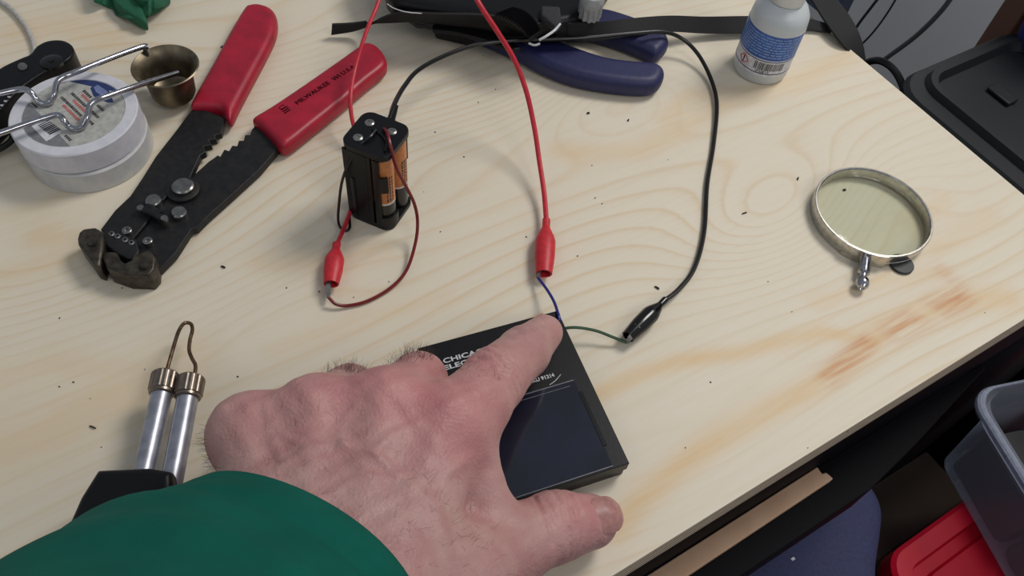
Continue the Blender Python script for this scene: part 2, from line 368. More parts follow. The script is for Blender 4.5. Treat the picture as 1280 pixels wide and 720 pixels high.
    for nme, arr in (('ring', h + 20), ('ringamp', np.clip(amp, 0, 1)), ('amber', amber), ('scorch', sc)):
        a = me.attributes.new(nme, 'FLOAT', 'POINT'); d = np.zeros(len(verts), np.float32); d[:n0] = arr.ravel(); a.data.foreach_set('value', d)
    bm = B(); bm.from_mesh(me); bmesh.ops.recalc_face_normals(bm, faces=bm.faces); bm.to_mesh(me); bm.free()
    o = bpy.data.objects.new('plywood_top', me); COL.objects.link(o); o.parent = bench; WORG[o.name] = org
build_top()
def rail(name, u0, u1, v0, v1, z0, z1, m, parent, bevel=.0008):
    bm = B(); box(bm, T(u0, v0, z0), U * (u1 - u0) / 1000, V * (v1 - v0) / 1000, UP * (z1 - z0) / 1000); return obj(name, bm, m, parent, bevel=bevel)
rail('apron_rail', 2, TW - 2, 1, 4, -60, -18, M['steel'], bench)
bm = B(); prism(bm, [T(*q) for q in ((TW - 2, -21), (160, -21), (120, -15), (50, -2), (50, 1), (TW - 2, 1))], -63, -60); obj('ledge', bm, M['steel'], bench, bevel=.0006)
bm = B(); prism(bm, [T(*q) for q in ((TW - 2, -21), (160, -21), (120, -15), (50, -2), (50, 0), (120, -13), (160, -19), (TW - 2, -19))], -85, -63); obj('ledge_lip', bm, M['steel'], bench, bevel=.0004)
rail('apron_rail', 2, 5, 4, TD - 4, -60, -18, M['steel'], bench)
for u in (8, TW - 48):
    for v in (8, TD - 48): rail('leg', u, u + 40, v, v + 40, -750, -18, M['steel'], bench, .002)
rail('lower_shelf_rail', 10, TW - 10, 90, 114, -330, -300, M['steel'], bench)
bm = B(); q = outline([(700, 790), (1020, 585), (1026, 594), (1031, 592), (1040, 600), (740, 800)], -57); prism(bm, q, -59.9, -55)
tag(obj('wood_strip', bm, M['pale'], bevel=.0006), 'narrow pale wooden strip with a notched end lying on the black ledge under the bench', 'wood strip')

# ------------------------------------------------------------------ beyond and below the bench
# shelving unit with brown side
bk = thing('shelving_unit', T(-450, 100, -750), 'dark shelving unit with brown upright side panel behind the charcoal tote', 'shelves')
bm = B(); box(bm, T(-300, 226, -750), -U * .33, V * .022, UP * 1.3); obj('side_panel', bm, M['brown'], bk, bevel=.002)
bm = B(); box(bm, T(-615, -8, -750), -U * .012, V * .234, UP * 1.3); obj('back_panel', bm, M['darkboard'], bk)
bm = B(); box(bm, T(-300, -8, -320), -U * .31, V * .234, UP * .02); obj('shelf', bm, M['darkboard'], bk, bevel=.001)
bm = B(); box(bm, T(-300, -30, -750), -U * .33, V * .022, UP * 1.3); obj('side_panel', bm, M['brown'], bk, bevel=.002)
# charcoal tote
def rrect(u0, u1, v0, v1, r, z, n=6):
    out = []
    for cu, cv, a0 in ((u1 - r, v1 - r, 0), (u0 + r, v1 - r, 90), (u0 + r, v0 + r, 180), (u1 - r, v0 + r, 270)):
        for k in range(n + 1):
            a = math.radians(a0 + 90 * k / n); out.append(T(cu + r * math.cos(a), cv + r * math.sin(a), z))
    return out
st = thing('crate_stand', T(-210, 110, -750), 'dark wooden box under the charcoal storage tote', 'box')
bm = B(); box(bm, T(-150, 30, -750), -U * .13, V * .17, UP * .36); obj('stand_body', bm, M['darkboard'], st, bevel=.002)
COL.objects.unlink(bpy.data.objects['stand_body']); bpy.data.objects.remove(bpy.data.objects['stand_body']); bpy.data.objects.remove(st)
tt = thing('storage_tote', T(-215, 120, -750), 'charcoal plastic storage tote with ridged lid standing beyond the bench corner', 'storage tote')
bm = B(); loft(bm, [rrect(-285, -155, 20, 215, 20, -750), rrect(-295, -145, 10, 222, 22, -120)]); obj('tote_body', bm, M['tote'], tt)
bm = B()
L_ = [(-297, -133, 0, 222, 30, -122), (-297, -133, 0, 222, 30, -104), (-294, -136, 3, 219, 28, -100), (-281, -150, 12, 214, 24, -100), (-279, -152, 15, 211, 22, -94), (-275, -156, 20, 206, 20, -94), (-272, -159, 22, 203, 18, -101)]
loft(bm, [rrect(*r) for r in L_]); obj('lid', bm, M['tote'], tt, bevel=0)
bm = B(); box(bm, P(1232, 112, -100), U * -.012, V * -.022, UP * .003); obj('latch', bm, M['tote'], tt, bevel=.001)
# blue container standing on the lid
JC = P(1322, 62, -100.6)
bj = thing('blue_jug', JC, 'blue plastic jug standing on the charcoal tote lid at the right edge', 'jug')
bm = B(); lathe(bm, [(30, 0), (35, 3), (37, 20), (37, 80), (33, 100), (20, 116), (11, 122), (11, 138)], JC, seg=48); obj('jug_body', bm, M['bluejug'], bj)
bm = B(); lathe(bm, [(13, 0), (13, 14), (11, 16)], JC + UP * .139, seg=32); obj('cap', bm, M['paper'], bj)
# carton, red tote, clear tub, blue seat
bm = B(); box(bm, T(-12, -50, -750), -U * .155, V * .055, UP * .33)
tag(obj('carton', bm, M['carton'], bevel=.002), 'brown carton standing on the floor between the blue seat and the red tote', 'carton')
rt = thing('red_tote', T(-130, -150, -750), 'red plastic storage tote with raised lid rim under the clear tub', 'storage tote')
bm = B(); loft(bm, [rrect(-280, 16, -290, -70, 18, -750), rrect(-288, 22, -298, -62, 20, -335)]); obj('tote_body', bm, M['redtote'], rt)
bm = B(); loft(bm, [rrect(*r) for r in ((-292, 26, -302, -50, 22, -336), (-292, 26, -302, -50, 22, -313), (-289, 23, -299, -53, 20, -310), (-281, 17, -291, -66, 16, -310), (-279, 15, -289, -68, 16, -318), (-270, 6, -280, -77, 12, -318), (-268, 4, -278, -79, 12, -314))]); obj('lid', bm, M['redtote'], rt)
def clear_plastic():
    m = bpy.data.materials.new('clear_plastic'); m.use_nodes = True; nt = m.node_tree; nt.nodes.clear(); L = nt.links.new
    out = nt.nodes.new('ShaderNodeOutputMaterial'); mx = nt.nodes.new('ShaderNodeMixShader'); t = nt.nodes.new('ShaderNodeBsdfTransparent'); g = nt.nodes.new('ShaderNodeBsdfPrincipled')
    t.inputs[0].default_value = (.86, .89, .95, 1); g.inputs['Base Color'].default_value = srgb(200, 206, 222); g.inputs['Roughness'].default_value = .3
    fr = nt.nodes.new('ShaderNodeLayerWeight'); fr.inputs[0].default_value = .5; pw_ = nt.nodes.new('ShaderNodeMath'); pw_.operation = 'POWER'; pw_.inputs[1].default_value = 3; mr = nt.nodes.new('ShaderNodeMapRange'); mr.inputs[3].default_value = .14; mr.inputs[4].default_value = .75
    L(fr.outputs['Facing'], pw_.inputs[0]); L(pw_.outputs[0], mr.inputs[0]); L(mr.outputs[0], mx.inputs[0]); L(t.outputs[0], mx.inputs[1]); L(g.outputs[0], mx.inputs[2]); L(mx.outputs[0], out.inputs[0]); return m
M['clear'] = clear_plastic()
tub = thing('clear_tub', T(-140, -100, -350), 'clear plastic tub of odds and ends with rolled rim on the red tote', 'tub')
ta = (U * -.955 + V * -.297).normalized(); tb = (U * .297 + V * -.955).normalized(); tc0 = P(1211, 488, -203); tc0.z = TZ
def tr(m_, z, r=20, a1=150, b1=200, n=7):
    out = []; mb = m_ * .45
    for ca, cb, a0 in ((a1 - m_ - r, b1 - mb - r, 0), (m_ + r, b1 - mb - r, 90), (m_ + r, mb + r, 180), (a1 - m_ - r, mb + r, 270)):
        for k in range(n + 1):
            a = math.radians(a0 + 90 * k / n); out.append(tc0 + ta * (ca + r * math.cos(a)) / 1000 + tb * (cb + r * math.sin(a)) / 1000 + UP * z / 1000)
    return out
bm = B(); loft(bm, [tr(27, -309, 14), tr(18, -240), tr(16, -228), tr(12, -225), tr(9, -206), tr(2, -203), tr(0, -205), tr(0, -210)], cap=False); obj('tub_wall', bm, M['clear'], tub)
bm = B(); loft(bm, [tr(1, -203.2), tr(-.6, -204.5), tr(-.6, -207.5), tr(1.2, -208.5), tr(4.6, -206), tr(4.6, -203.4), tr(1, -203.2)], cap=False); obj('rolled_rim', bm, mat('milky_rim', (176, 184, 204), .4, trans=.4), tub)
bm = B(); loft(bm, [tr(27, -309.6, 14), tr(27, -308.4, 14)]); obj('tub_floor', bm, M['clear'], tub)
def tbox(name, m_, a0, a1, b0, b1, zt, label, cat, r=6):
    bm = B(); f = lambda k, z: [tc0 + ta * x / 1000 + tb * y / 1000 + UP * z / 1000 for x, y in [((a0 + a1) / 2 + sx * ((a1 - a0) / 2 - k - r) + r * math.cos(math.radians(t)), (b0 + b1) / 2 + sy * ((b1 - b0) / 2 - k - r) + r * math.sin(math.radians(t))) for sx, sy, t0 in ((1, 1, 0), (-1, 1, 90), (-1, -1, 180), (1, -1, 270)) for t in (t0, t0 + 30, t0 + 60, t0 + 90)]]
    loft(bm, [f(0, -308), f(-.5, (zt - 308) / 2), f(0, zt - 3), f(2.5, zt)]); return tag(obj(name, bm, m_), label, cat)
M['pink'] = mat('pink_card', (176, 96, 100), .6)
tbox('black_box', M['black'], 34, 72, 20, 90, -252, 'matt black box in the near corner of the clear tub', 'box')
tbox('pink_packet', M['pink'], 76, 112, 20, 80, -222, 'pink packet standing in the clear tub beside the black box', 'packet')
tbox('black_pouch', M['strap'], 34, 84, 94, 175, -256, 'black cloth pouch at the near end of the clear tub', 'pouch', 12)
tbox('grey_box', M['tote'], 90, 112, 86, 165, -240, 'narrow charcoal box along the far wall of the clear tub', 'box')
ch = thing('padded_stool', T(130, -110, -750), 'stool with rounded slate-blue padded seat in front of the bench frame', 'stool')
sq = [(-16, 30), (-14, 0), (-11, -14), (-4, -25), (12, -38), (34, -55), (74, -95), (120, -160), (170, -220), (260, -250), (330, -220), (345, -120), (340, 30), (280, 80), (60, 80)]
bm = B(); padded(bm, [Vector((p.x, p.y)) for p in spline([T(*q, 0) for q in sq + sq[:1]], 5)], -346, -300, 18, step=4); obj('seat', bm, M['seat'], ch)
bm = B(); box(bm, T(80, -60, -354), U * .2, V * .1, UP * .009); obj('seat_plate', bm, M['steel'], ch)
for u, v in ((150, -200), (290, -200), (60, 40), (290, 40)):
    bm = B(); tube(bm, [T(u, v, -346), T(u, v, -750)], .011, sm=False); obj('leg', bm, M['steel'], ch)
bm = B(); box(bm, P(994, 699, -300), U * .003, V * .002, UP * .0006); tag(obj('lint_fleck', bm, M['paper']), 'tiny white fleck of lint on the blue padded seat', 'lint')
# cables hanging against the wall
def wtube(name, label, pts, r, m, group=None):
    bm = B(); tube(bm, pts, r, sub=6); return tag(obj(name, bm, m), label, 'cable', group)
def Wp(px, py, u):
    """point on the vertical plane u behind the bench"""
    d = Vector(RM @ np.array([px - 640, py - 360, FPX])); o = Vector((0, 0, TZ + H)); n = -U; t = (CN - o - Vector(U) * (-u / 1000)).dot(n) / d.dot(n); return o + d * t
UW = -860
M['wallcable'] = mat('dark_grey_cable', (52, 52, 55), .5)
wtube('thin_cable', 'thin dark cable hanging down the grey wall nearest the strap', [Wp(1112, -20, UW), Wp(1090, 8, UW), Wp(1070, 35, UW), Wp(1050, 70, UW)], .0026, M['wallcable'])
wtube('thin_cable', 'thin dark cable crossing the middle of the grey wall', [Wp(1130, -20, UW), Wp(1112, 12, UW), Wp(1090, 42, UW), Wp(1060, 72, UW)], .0018, M['wallcable'])
M['greycable'] = mat('grey_cable', (96, 96, 100), .45)
wtube('thick_cable', 'thick grey double cable slanting across the wall to the bench corner', [Wp(1200, -20, UW + 10), Wp(1178, 12, UW + 10), Wp(1145, 45, UW + 10), Wp(1106, 74, UW + 10)], .0042, M['greycable'])
wtube('looped_cable', 'dark cable looping behind the bench back edge below the grey wall', [Wp(1070, 92, -340), Wp(1082, 79, -340), Wp(1100, 76, -340), Wp(1118, 88, -340), Wp(1130, 112, -340), Wp(1140, 150, -340)], .004, M['blackwire'])
bb = B(); box(bb, Wp(1040, 30, -300), V * .12, -U * .02, UP * .2)
tag(obj('blue_folder', bb, mat('slate_blue_card', (88, 104, 130), .6), bevel=.001), 'slate blue folder standing behind the black strap', 'folder')

# ------------------------------------------------------------------ wire strippers
wsb = P(225, 230, 0)
ws = thing('wire_stripper', wsb, 'black steel wire stripper with red dipped grips opened in a V', 'wire stripper')
def smooth_outline(pxs, z, sub=4):
    p = [P(x, y, z) for x, y in pxs]; p2 = p + [p[0], p[1]]; n = len(p)
    q = [p[-1]] + p2; out = []
    for i in range(1, n + 1):
        a, b, c, d = q[i - 1], q[i], q[i + 1], q[i + 2] if i + 2 < len(q) else p[1]
        for k in range(sub):
            t = k / sub; out.append(.5 * ((2 * b) + (c - a) * t + (2 * a - 5 * b + 4 * c - d) * t * t + (3 * b - a - 3 * c + d) * t ** 3))
    return out
bm = B(); prism(bm, outline([(245, 137), (283, 153), (278, 172), (270, 174), (272, 179), (263, 180), (266, 186), (256, 188), (259, 195), (252, 199), (243, 219), (232, 245), (215, 245), (197, 264), (184, 285), (168, 304), (150, 312), (128, 292), (146, 268), (165, 250), (181, 226), (197, 200), (222, 168)], 4), 3, 7)
obj('arm', bm, M['plate'], ws, bevel=.0005)
bm = B(); prism(bm, outline([(322, 156), (350, 186), (325, 215), (290, 247), (262, 272), (247, 287), (240, 289), (220, 320), (197, 343), (172, 334), (168, 304), (184, 285), (197, 264), (215, 245), (240, 224), (262, 204), (268, 200), (273, 196), (276, 198), (281, 189), (287, 191), (291, 184), (297, 185), (299, 178), (305, 178), (307, 171), (313, 171), (315, 165)], 4), 1, 5.5)
obj('arm', bm, M['plate'], ws, bevel=.0005)
g1 = [(306, 16), (313, 12), (325, 11), (340, 16), (347, 27), (346, 45), (337, 66), (318, 102), (301, 134), (290, 156), (284, 152), (277, 142), (258, 140), (240, 139), (244, 127), (254, 108), (270, 80), (288, 46)]
bm = B(); padded(bm, smooth_outline(g1, 6, 3), 1, 11.5, 4.6); gr1 = obj('grip', bm, M['redgrip'], ws); gr1['label'] = 'scuffed red grip'
g2 = [(317, 156), (320, 151), (340, 139), (380, 112), (420, 84), (450, 63), (459, 59), (470, 62), (480, 72), (484, 84), (478, 93), (460, 107), (430, 133), (390, 165), (362, 187), (351, 188), (343, 180), (335, 171), (326, 162)]
bm = B(); padded(bm, smooth_outline(g2, 6, 3), 0.5, 11, 3.8); gr2 = obj('grip', bm, M['redgrip'], ws)
# lettering on the grip
bm = B(); a, b = P(372, 131, 11.15), P(425, 96.5, 11.15); xd = (b - a).normalized(); yd = UP.cross(xd); text(bm, 'MILWAUKEE', .0040, a, xd, yd, bold=0, ext=.00008, width=.0235); text(bm, 'WI U.S.A.', .0039, a + xd * .0262, xd, yd, bold=0, ext=.00008, width=.0165)
a2 = P(356, 141, 11)
for k in range(3):
    box(bm, a2 + yd * (.0024 - k * .0015) - xd * (.0003 * k), xd * .0042, yd * .0008, UP * .00012)
tube(bm, [a2 + yd * .0042 + xd * (.002 + .0018 * math.cos(t)) + yd * .0011 * math.sin(t) for t in np.linspace(.3, 5.2, 12)], .00025, seg=5, sub=1)
obj('lettering', bm, M['ink'], gr2, smooth=False)
def stud(px, py, rpx, z0, z1, name='rivet', m='rivet', parent=ws, hexa=False):
    c = P(px, py, z1); r = rpx * mm(px, py, z1); base = Vector((c.x, c.y, TZ + z0 / 1000)); h = z1 - z0; bm = B()
    prof = [(r, 0), (r, h - .6), (r * .85, h)] if not hexa else [(r, 0), (r, h - .3), (r * .8, h), (r * .45, h), (r * .45, h - 1.0)]
    lathe(bm, prof, base, seg=24); return obj(name, bm, M[m], parent)
stud(228, 235, 19, 5, 8, 'pivot_washer', 'plate'); stud(228, 231, 12.5, 7, 10.5, 'pivot_bolt')
stud(191, 249, 9, 5, 9); stud(223, 264, 9, 5, 8.5); stud(175, 259, 4.5, 5, 11); stud(205, 272, 4.5, 5, 11)
for q in ((158, 287), (184, 300)): stud(*q, 5.5, 5, 9, 'screw', 'rivet', ws, True)
for q in ((139, 291.5), (146.5, 294.5), (156, 299), (164, 302.5)): stud(*q, 3.6, 5, 9.5, 'screw', 'rivet', ws, True)
bm = B(); tube(bm, [P(175, 262, 9), P(190, 266, 9.5), P(205, 275, 9)], .0019, sub=3); tube(bm, [P(184, 258, 9), P(192, 262, 9), P(200, 268, 9)], .0016, sub=3); obj('spring_link', bm, M['plate'], ws)
bm = B(); prism(bm, outline([(128, 296), (140, 288), (172, 302), (176, 318), (166, 328), (150, 322), (134, 310)], 7), 1, 9); obj('cutting_die', bm, M['plate'], ws, bevel=.0008)
bm = B(); prism(bm, outline([(101, 306), (103, 299), (108, 294), (124, 292), (134, 299), (133, 320), (129, 342), (121, 339), (112, 326), (102, 313)], 7), 0, 12); obj('jaw', bm, M['jaw'], ws, bevel=.0012)
bm = B(); prism(bm, outline([(132, 330), (137, 322), (150, 323), (155, 333), (160, 337), (168, 333), (171, 322), (176, 325), (191, 320), (198, 330), (197, 344), (190, 352), (161, 351), (138, 343)], 7), 0, 12); obj('jaw', bm, M['jaw'], ws, bevel=.0012)
stud(115, 302, 5.5, 11, 13, 'rivet', 'jaw'); stud(180, 331, 5.5, 11, 13, 'rivet', 'jaw')

# ------------------------------------------------------------------ battery holder with AAA cells
topc = P(470, 170, 51); botc = Vector((P(477, 258, 0).x, P(477, 258, 0).y, TZ))
hc = Vector(((topc.x + botc.x) / 2, (topc.y + botc.y) / 2, TZ))
e1 = (P(490, 150, 51) - P(452, 178, 51)); e1.z = 0
hx = (P(494, 205, 51) - P(440, 172, 51)); hx.z = 0; hx.normalize()   # along near-left face
hx = (P(507, 240, 0) - P(483, 273, 0)); hx.z = 0; hx.normalize(); hy = UP.cross(hx)
HS = .0116
bh = thing('battery_holder', hc, 'black plastic four-cell battery holder standing upright with solder-dotted top', 'battery holder')
def hp(a, b, z): return hc + hx * a / 1000 + hy * b / 1000 + UP * z / 1000
def rsq(s, r, z, n=6):
    out = []
    for sx, sy, a0 in ((1, 1, 0), (-1, 1, 90), (-1, -1, 180), (1, -1, 270)):
        for k in range(n + 1):
            a = math.radians(a0 + 90 * k / n); out.append(hp(sx * (s - r) + r * math.cos(a), sy * (s - r) + r * math.sin(a), z))
    return out
bm = B(); loft(bm, [rsq(11.6, 5, 0), rsq(12, 5, .5), rsq(12, 5, 2.6), rsq(11.6, 5, 3)]); loft(bm, [rsq(11.6, 5, 47.5), rsq(12, 5, 48), rsq(12, 5, 50.6), rsq(11.6, 5, 51)])
for a, b, c, d in ((-12, -1, 7, 1), (-1, -6, 1, 12)): box(bm, hp(a, b, 3), hx * (c - a) / 1000, hy * (d - b) / 1000, UP * .0445)
box(bm, hp(-11.9, -3, 3), hx * .0012, hy * .014, UP * .0445)
obj('holder_frame', bm, M['satin'], bh)
# curved clip wall on the near-left side wraps cells
def wall_arc(c, r, a0, a1, z0, z1, th=1.0):
    bm = B(); outer = [(c[0] + r * math.cos(math.radians(t)), c[1] + r * math.sin(math.radians(t))) for t in np.linspace(a0, a1, 10)]
    inner = [(c[0] + (r - th) * math.cos(math.radians(t)), c[1] + (r - th) * math.sin(math.radians(t))) for t in np.linspace(a1, a0, 10)]
    pl = outer + inner; loft(bm, [[hp(x, y, z0) for x, y in pl], [hp(x, y, z1) for x, y in pl]]); return bm
for (c, a0, a1, z0, z1) in (((-6, -6), 165, 196, 3, 47.5), ((-6, -6), 196, 232, 27, 37), ((-6, 6), 120, 180, 3, 30), ((6, 6), 20, 90, 3, 47.5), ((6, -6), 325, 350, 30, 47.5), ((-6, -6), 196, 300, 3, 9)):
    obj('clip_wall', wall_arc(c, 6.3, a0, a1, z0, z1), M['satin'], bh)
for a, b in ((462, 153.5), (447.5, 172), (490, 164.5)):
    bm = B(); c_ = P(a, b, 51); c_.z -= .0001; lathe(bm, [(2.3, 0), (2.3, .3), (1.9, .6), (1.1, .7), (.9, .2)], c_, seg=9); obj('terminal_rivet', bm, M['solder'], bh)
bm = B(); tube(bm, [hp(-8, -9, 51.3), hp(-3, -7, 51.6), hp(0, -3, 51.4), hp(2, 3, 51.4)], .0006, seg=6, sub=3); obj('glue_bead', bm, M['gloss'], bh)
bm = B(); tube(bm, [P(470, 163, 52), P(462, 172, 52.5), P(450, 182, 50), P(438, 200, 42), P(428, 225, 30), P(424, 252, 16), P(423, 278, 4), P(430, 288, 2), P(437, 285, 2), P(437, 268, 2), P(441, 250, 2)], .0007, seg=8); ob = obj('lead_wire', bm, M['blackwire'], bh); ob['label'] = 'thin black lead'
bm = B(); tube(bm, [P(480, 161, 51), P(484, 166, 54), P(488, 182, 53), P(495, 208, 45), P(507, 232, 32), P(518, 255, 20), P(522, 278, 11), P(519, 305, 6), P(508, 338, 3), P(488, 360, 1.5), P(460, 376, 1.2), P(435, 382, 1.5), P(420, 380, 3), P(411, 372, 5)], .0008, seg=8); ob = obj('lead_wire', bm, M['darkred'], bh); ob['label'] = 'thin dark red lead'
cells = [((6, -6), 'copper and black battery nearest the viewer in the holder'), ((6, 6), 'copper and black battery at the right corner of the holder'), ((-6, -6), 'battery mostly hidden by the holder wall at the left corner'), ((-6, 6), 'battery at the far corner behind the others in the holder')]
def lettering_on_cell(bm, c, ang0, z0, r):
    for row in range(3):
        z = z0
        while z < z0 + 16:
            L = random.uniform(.8, 2.2); a = ang0 + (row - 1) * 16
            for k in range(2):
                t0, t1 = math.radians(a - 4), math.radians(a + 4)
            p = [hp(c[0] + r * math.cos(t), c[1] + r * math.sin(t), zz) for t, zz in ((t0, z), (t1, z), (t1, z + L), (t0, z + L))]
            q = [hp(c[0] + (r + .06) * math.cos(t), c[1] + (r + .06) * math.sin(t), zz) for t, zz in ((t0, z), (t1, z), (t1, z + L), (t0, z + L))]
            loft(bm, [p, q]); z += L + .7
for i, (c, lab) in enumerate(cells):
    b0 = thing('battery', hp(c[0], c[1], 3.2), lab, 'battery', 'batteries in the black holder')
    r = 5.15; bm = B(); lathe(bm, [(r - .4, 0), (r, .4), (r, 14)], hp(c[0], c[1], 3.2), seg=32); obj('sleeve_lower', bm, M['barrel'], b0)
    bm = B(); lathe(bm, [(r, 14), (r + .02, 14), (r + .02, 15), (r, 15)], hp(c[0], c[1], 3.2), seg=32, cap=False); obj('white_ring', bm, M['paper'], b0)
    bm = B(); lathe(bm, [(r, 15), (r, 43.2), (r - .4, 43.6)], hp(c[0], c[1], 3.2), seg=32); ob = obj('sleeve_upper', bm, M['orange' if i != 1 else 'barrel'], b0)
    if i == 1:
        bm = B(); lathe(bm, [(r + .02, 30), (r + .06, 30), (r + .06, 43), (r + .02, 43)], hp(c[0], c[1], 3.2), seg=32, cap=False); obj('copper_band', bm, M['orange'], b0)
    bm = B(); ang = math.degrees(math.atan2(-c[1] if False else c[1], c[0])); lettering_on_cell(bm, c, -115 if c[0] < 0 else -100, 19.5, r); obj('lettering', bm, M['inkblack'] if i != 1 else M['paper'], ob)
    bm = B(); lathe(bm, [(2, 43.4), (2, 44.2)], hp(c[0], c[1], 3.2), seg=20); obj('terminal', bm, M['solder'], b0)

# ------------------------------------------------------------------ test leads with crocodile clips
def boot(bm, a, b, radii, flat=.75, seg=20):
    a, b = Vector(a), Vector(b); s, u, d = frame(b - a); Lh = (b - a).length; rings = []
    for t, r in radii:
        c = a + d * Lh * t
        rings.append([c + s * math.cos(2 * math.pi * k / seg) * r / 1000 + u * math.sin(2 * math.pi * k / seg) * r * flat / 1000 for k in range(seg)])
    loft(bm, rings, cap=False)
def clip(parent, a, b, tip, m, rs, flat=.75, jb=None):
    bm = B(); n = [(0, rs[0]), (.04, rs[0] * 1.05), (.14, rs[0]), (.17, rs[0] * 1.1), (.33, rs[1] * .85), (.42, rs[1]), (.7, rs[1] * .97), (.97, rs[2]), (1, rs[2] * .98), (1.0, rs[2] * .8), (.8, rs[2] * .75)]
    boot(bm, a, b, n, flat); obj('insulating_boot', bm, m, parent)
    jb = Vector(jb or b); s, u, d = frame(Vector(tip) - jb); b = jb; tip = Vector(tip)
    for sg in (1, -1):
        bm = B(); base = b - d * .006; w = .0014; pts = []
        L = (tip - base).length; prof = [(0, 1.7), (L * .6, 1.4), (L * .85, 1.0), (L, .7)]
        rings = [[base + d * x + s * w * (1 - .45 * x / L) * q + u * (sg * (.0001 + hgt / 1000 * e)) for q, e in ((-1, .35), (-1, 1), (1, 1), (1, .35))] for x, hgt in prof]
        loft(bm, rings)
        for k in range(3):
            x = L * (.55 + .13 * k); box(bm, base + d * x - s * .0012 + u * sg * .0001, s * .0024, d * .0007, u * sg * .0006)
        obj('jaw', bm, M['solder'], parent)
tl = thing('test_lead', P(413, 345, 0), 'red test lead running past the strippers to the clip left of the battery holder', 'test lead', None)
bm = B(); tube(bm, [P(482, -30, 42), P(472, 5, 38), P(457, 42, 32), P(444, 85, 24), P(438, 120, 20), P(440, 148, 14), P(448, 180, 6), P(452, 215, 3), P(444, 246, 3), P(432, 280, 4), P(421, 306, 5.5)], .0011, seg=10); obj('wire', bm, M['redwire'], tl)
clip(tl, P(421, 304, 5.5), P(414, 355, 5.5), P(410, 372, 4), M['redboot'], (1.9, 4.6, 3.6), .85, P(411, 350, 5))
tl = thing('test_lead', P(682, 310, 0), 'red test lead clipped to the blue wire at the top of the solar panel', 'test lead', None)
bm = B(); tube(bm, [P(580, -30, 75), P(601, 8, 66), P(622, 40, 56), P(643, 75, 44), P(658, 115, 32), P(668, 160, 20), P(674, 200, 12), P(680, 240, 7), P(683, 276, 5.5)], .0013, seg=10); obj('wire', bm, M['redwire'], tl)
clip(tl, P(683, 274, 5.5), P(680, 342, 5.5), P(672, 347, 4), M['redboot'], (1.9, 5.0, 4.0), .8, P(675, 334, 5))
tl = thing('test_lead', P(810, 400, 0), 'black test lead arching from the battery holder to the green wire', 'test lead')
bm = B(); tube(bm, [P(492, 152, 42), P(489, 144, 46), P(494, 128, 44), P(506, 107, 36), P(524, 87, 28), P(560, 68, 22), P(600, 55, 20), P(650, 50, 20), P(720, 48, 20), P(790, 42, 19), P(828, 40, 17), P(852, 48, 12), P(872, 67, 7), P(888, 97, 3.5), P(896, 130, 2.5), P(892, 180, 1.5), P(884, 230, 1.5), P(880, 290, 1.5), P(868, 335, 2), P(848, 362, 3.5), P(829, 377, 5)], .0012, seg=10); obj('wire', bm, M['blackwire'], tl)
clip(tl, P(832, 374, 5.5), P(785, 421, 5.5), P(784, 429, 2), M['gloss'], (1.6, 4.2, 3.2), .95, P(789, 421, 4))
bm = B(); boot(bm, P(495, 131, 52), P(488, 152, 46), [(0, 1.3), (.5, 1.7), (1, 2)], 1); obj('insulating_boot', bm, M['gloss'], tl)

# ------------------------------------------------------------------ solar panel
TRc = P(697, 388, 12); dX = P(529, 438, 12) - TRc; dX.z = 0; dY = P(787, 579, 12) - TRc; dY.z = 0
pw = dX.length * 1.03; pl_ = dY.length; yv = dY.normalized(); xv = Vector((yv.y, -yv.x, 0));
if xv.dot(dX) < 0: xv = -xv
# xv: towards the left, yv: towards the viewer
def sp(x, y, z): return Vector((TRc.x, TRc.y, TZ)) + xv * x / 1000 + yv * y / 1000 + UP * z / 1000
PW, PL = pw * 1000, pl_ * 1000
spn = thing('solar_panel', sp(PW / 2, PL / 2, 0), 'small black solar panel with a glossy window held under the index finger', 'solar panel')
bm = B()
def prect(x0, x1, y0, y1, z): return [sp(x0, y0, z), sp(x1, y0, z), sp(x1, y1, z), sp(x0, y1, z)]
loft(bm, [prect(.6, PW - .6, .6, PL - .6, 0), prect(.6, PW - .6, .6, PL - .6, 5.2), prect(1.2, PW - 1.2, 1.2, PL - 1.2, 5.3), prect(1.2, PW - 1.2, 1.2, PL - 1.2, 5.9), prect(0, PW, 0, PL, 6), prect(0, PW, 0, PL, 12)])
obj('housing', bm, M['satin'], spn, bevel=.0007)
ga = P(715, 476, 12) - TRc; gb = P(768, 582, 12) - TRc; gx = (ga.dot(xv) + gb.dot(xv)) * 500; gy0, gy1 = ga.dot(yv) * 1000, gb.dot(yv) * 1000
M['cell'] = mat('solar_cell', (22, 24, 36), .12, noise=(28, 32, 50), nscale=60, spec=.6, coat=.35)
bm = B(); loft(bm, [prect(gx, PW - gx, gy0, gy1, 11.9), prect(gx, PW - gx, gy0, gy1, 12.25)]); obj('cell_window', bm, M['cell'], spn)
bm = B()
M['filmedge'] = mat('film_edge', (112, 114, 124), .35)
for x0, x1, y0, y1 in ((gx, PW - gx, gy0 - .2, gy0 + .25), (gx, PW - gx, gy1 - .2, gy1 + .2), (gx + 2.5, PW - gx - 2.5, gy0 + 2.1, gy0 + 2.3)): loft(bm, [prect(x0, x1, y0, y1, 12.2), prect(x0, x1, y0, y1, 12.4)])
obj('film_edge', bm, M['filmedge'], spn)
bm = B(); loft(bm, [prect(gx - 1.4, gx + .2, gy0 + 6, gy1 - 9, 12.0), prect(gx - 1.4, gx + .2, gy0 + 6, gy1 - 9, 12.5)]); obj('window_trim', bm, M['gloss'], spn)
bm = B(); o1 = P(554.5, 454.5, 12.03); text(bm, 'CHICAGO', .0032, o1, -xv, -yv, bold=.00008, width=.0222); o2 = P(555, 463.2, 12.03); text(bm, 'ELECTRIC', .0031, o2, -xv, -yv, bold=.00008, width=.022)
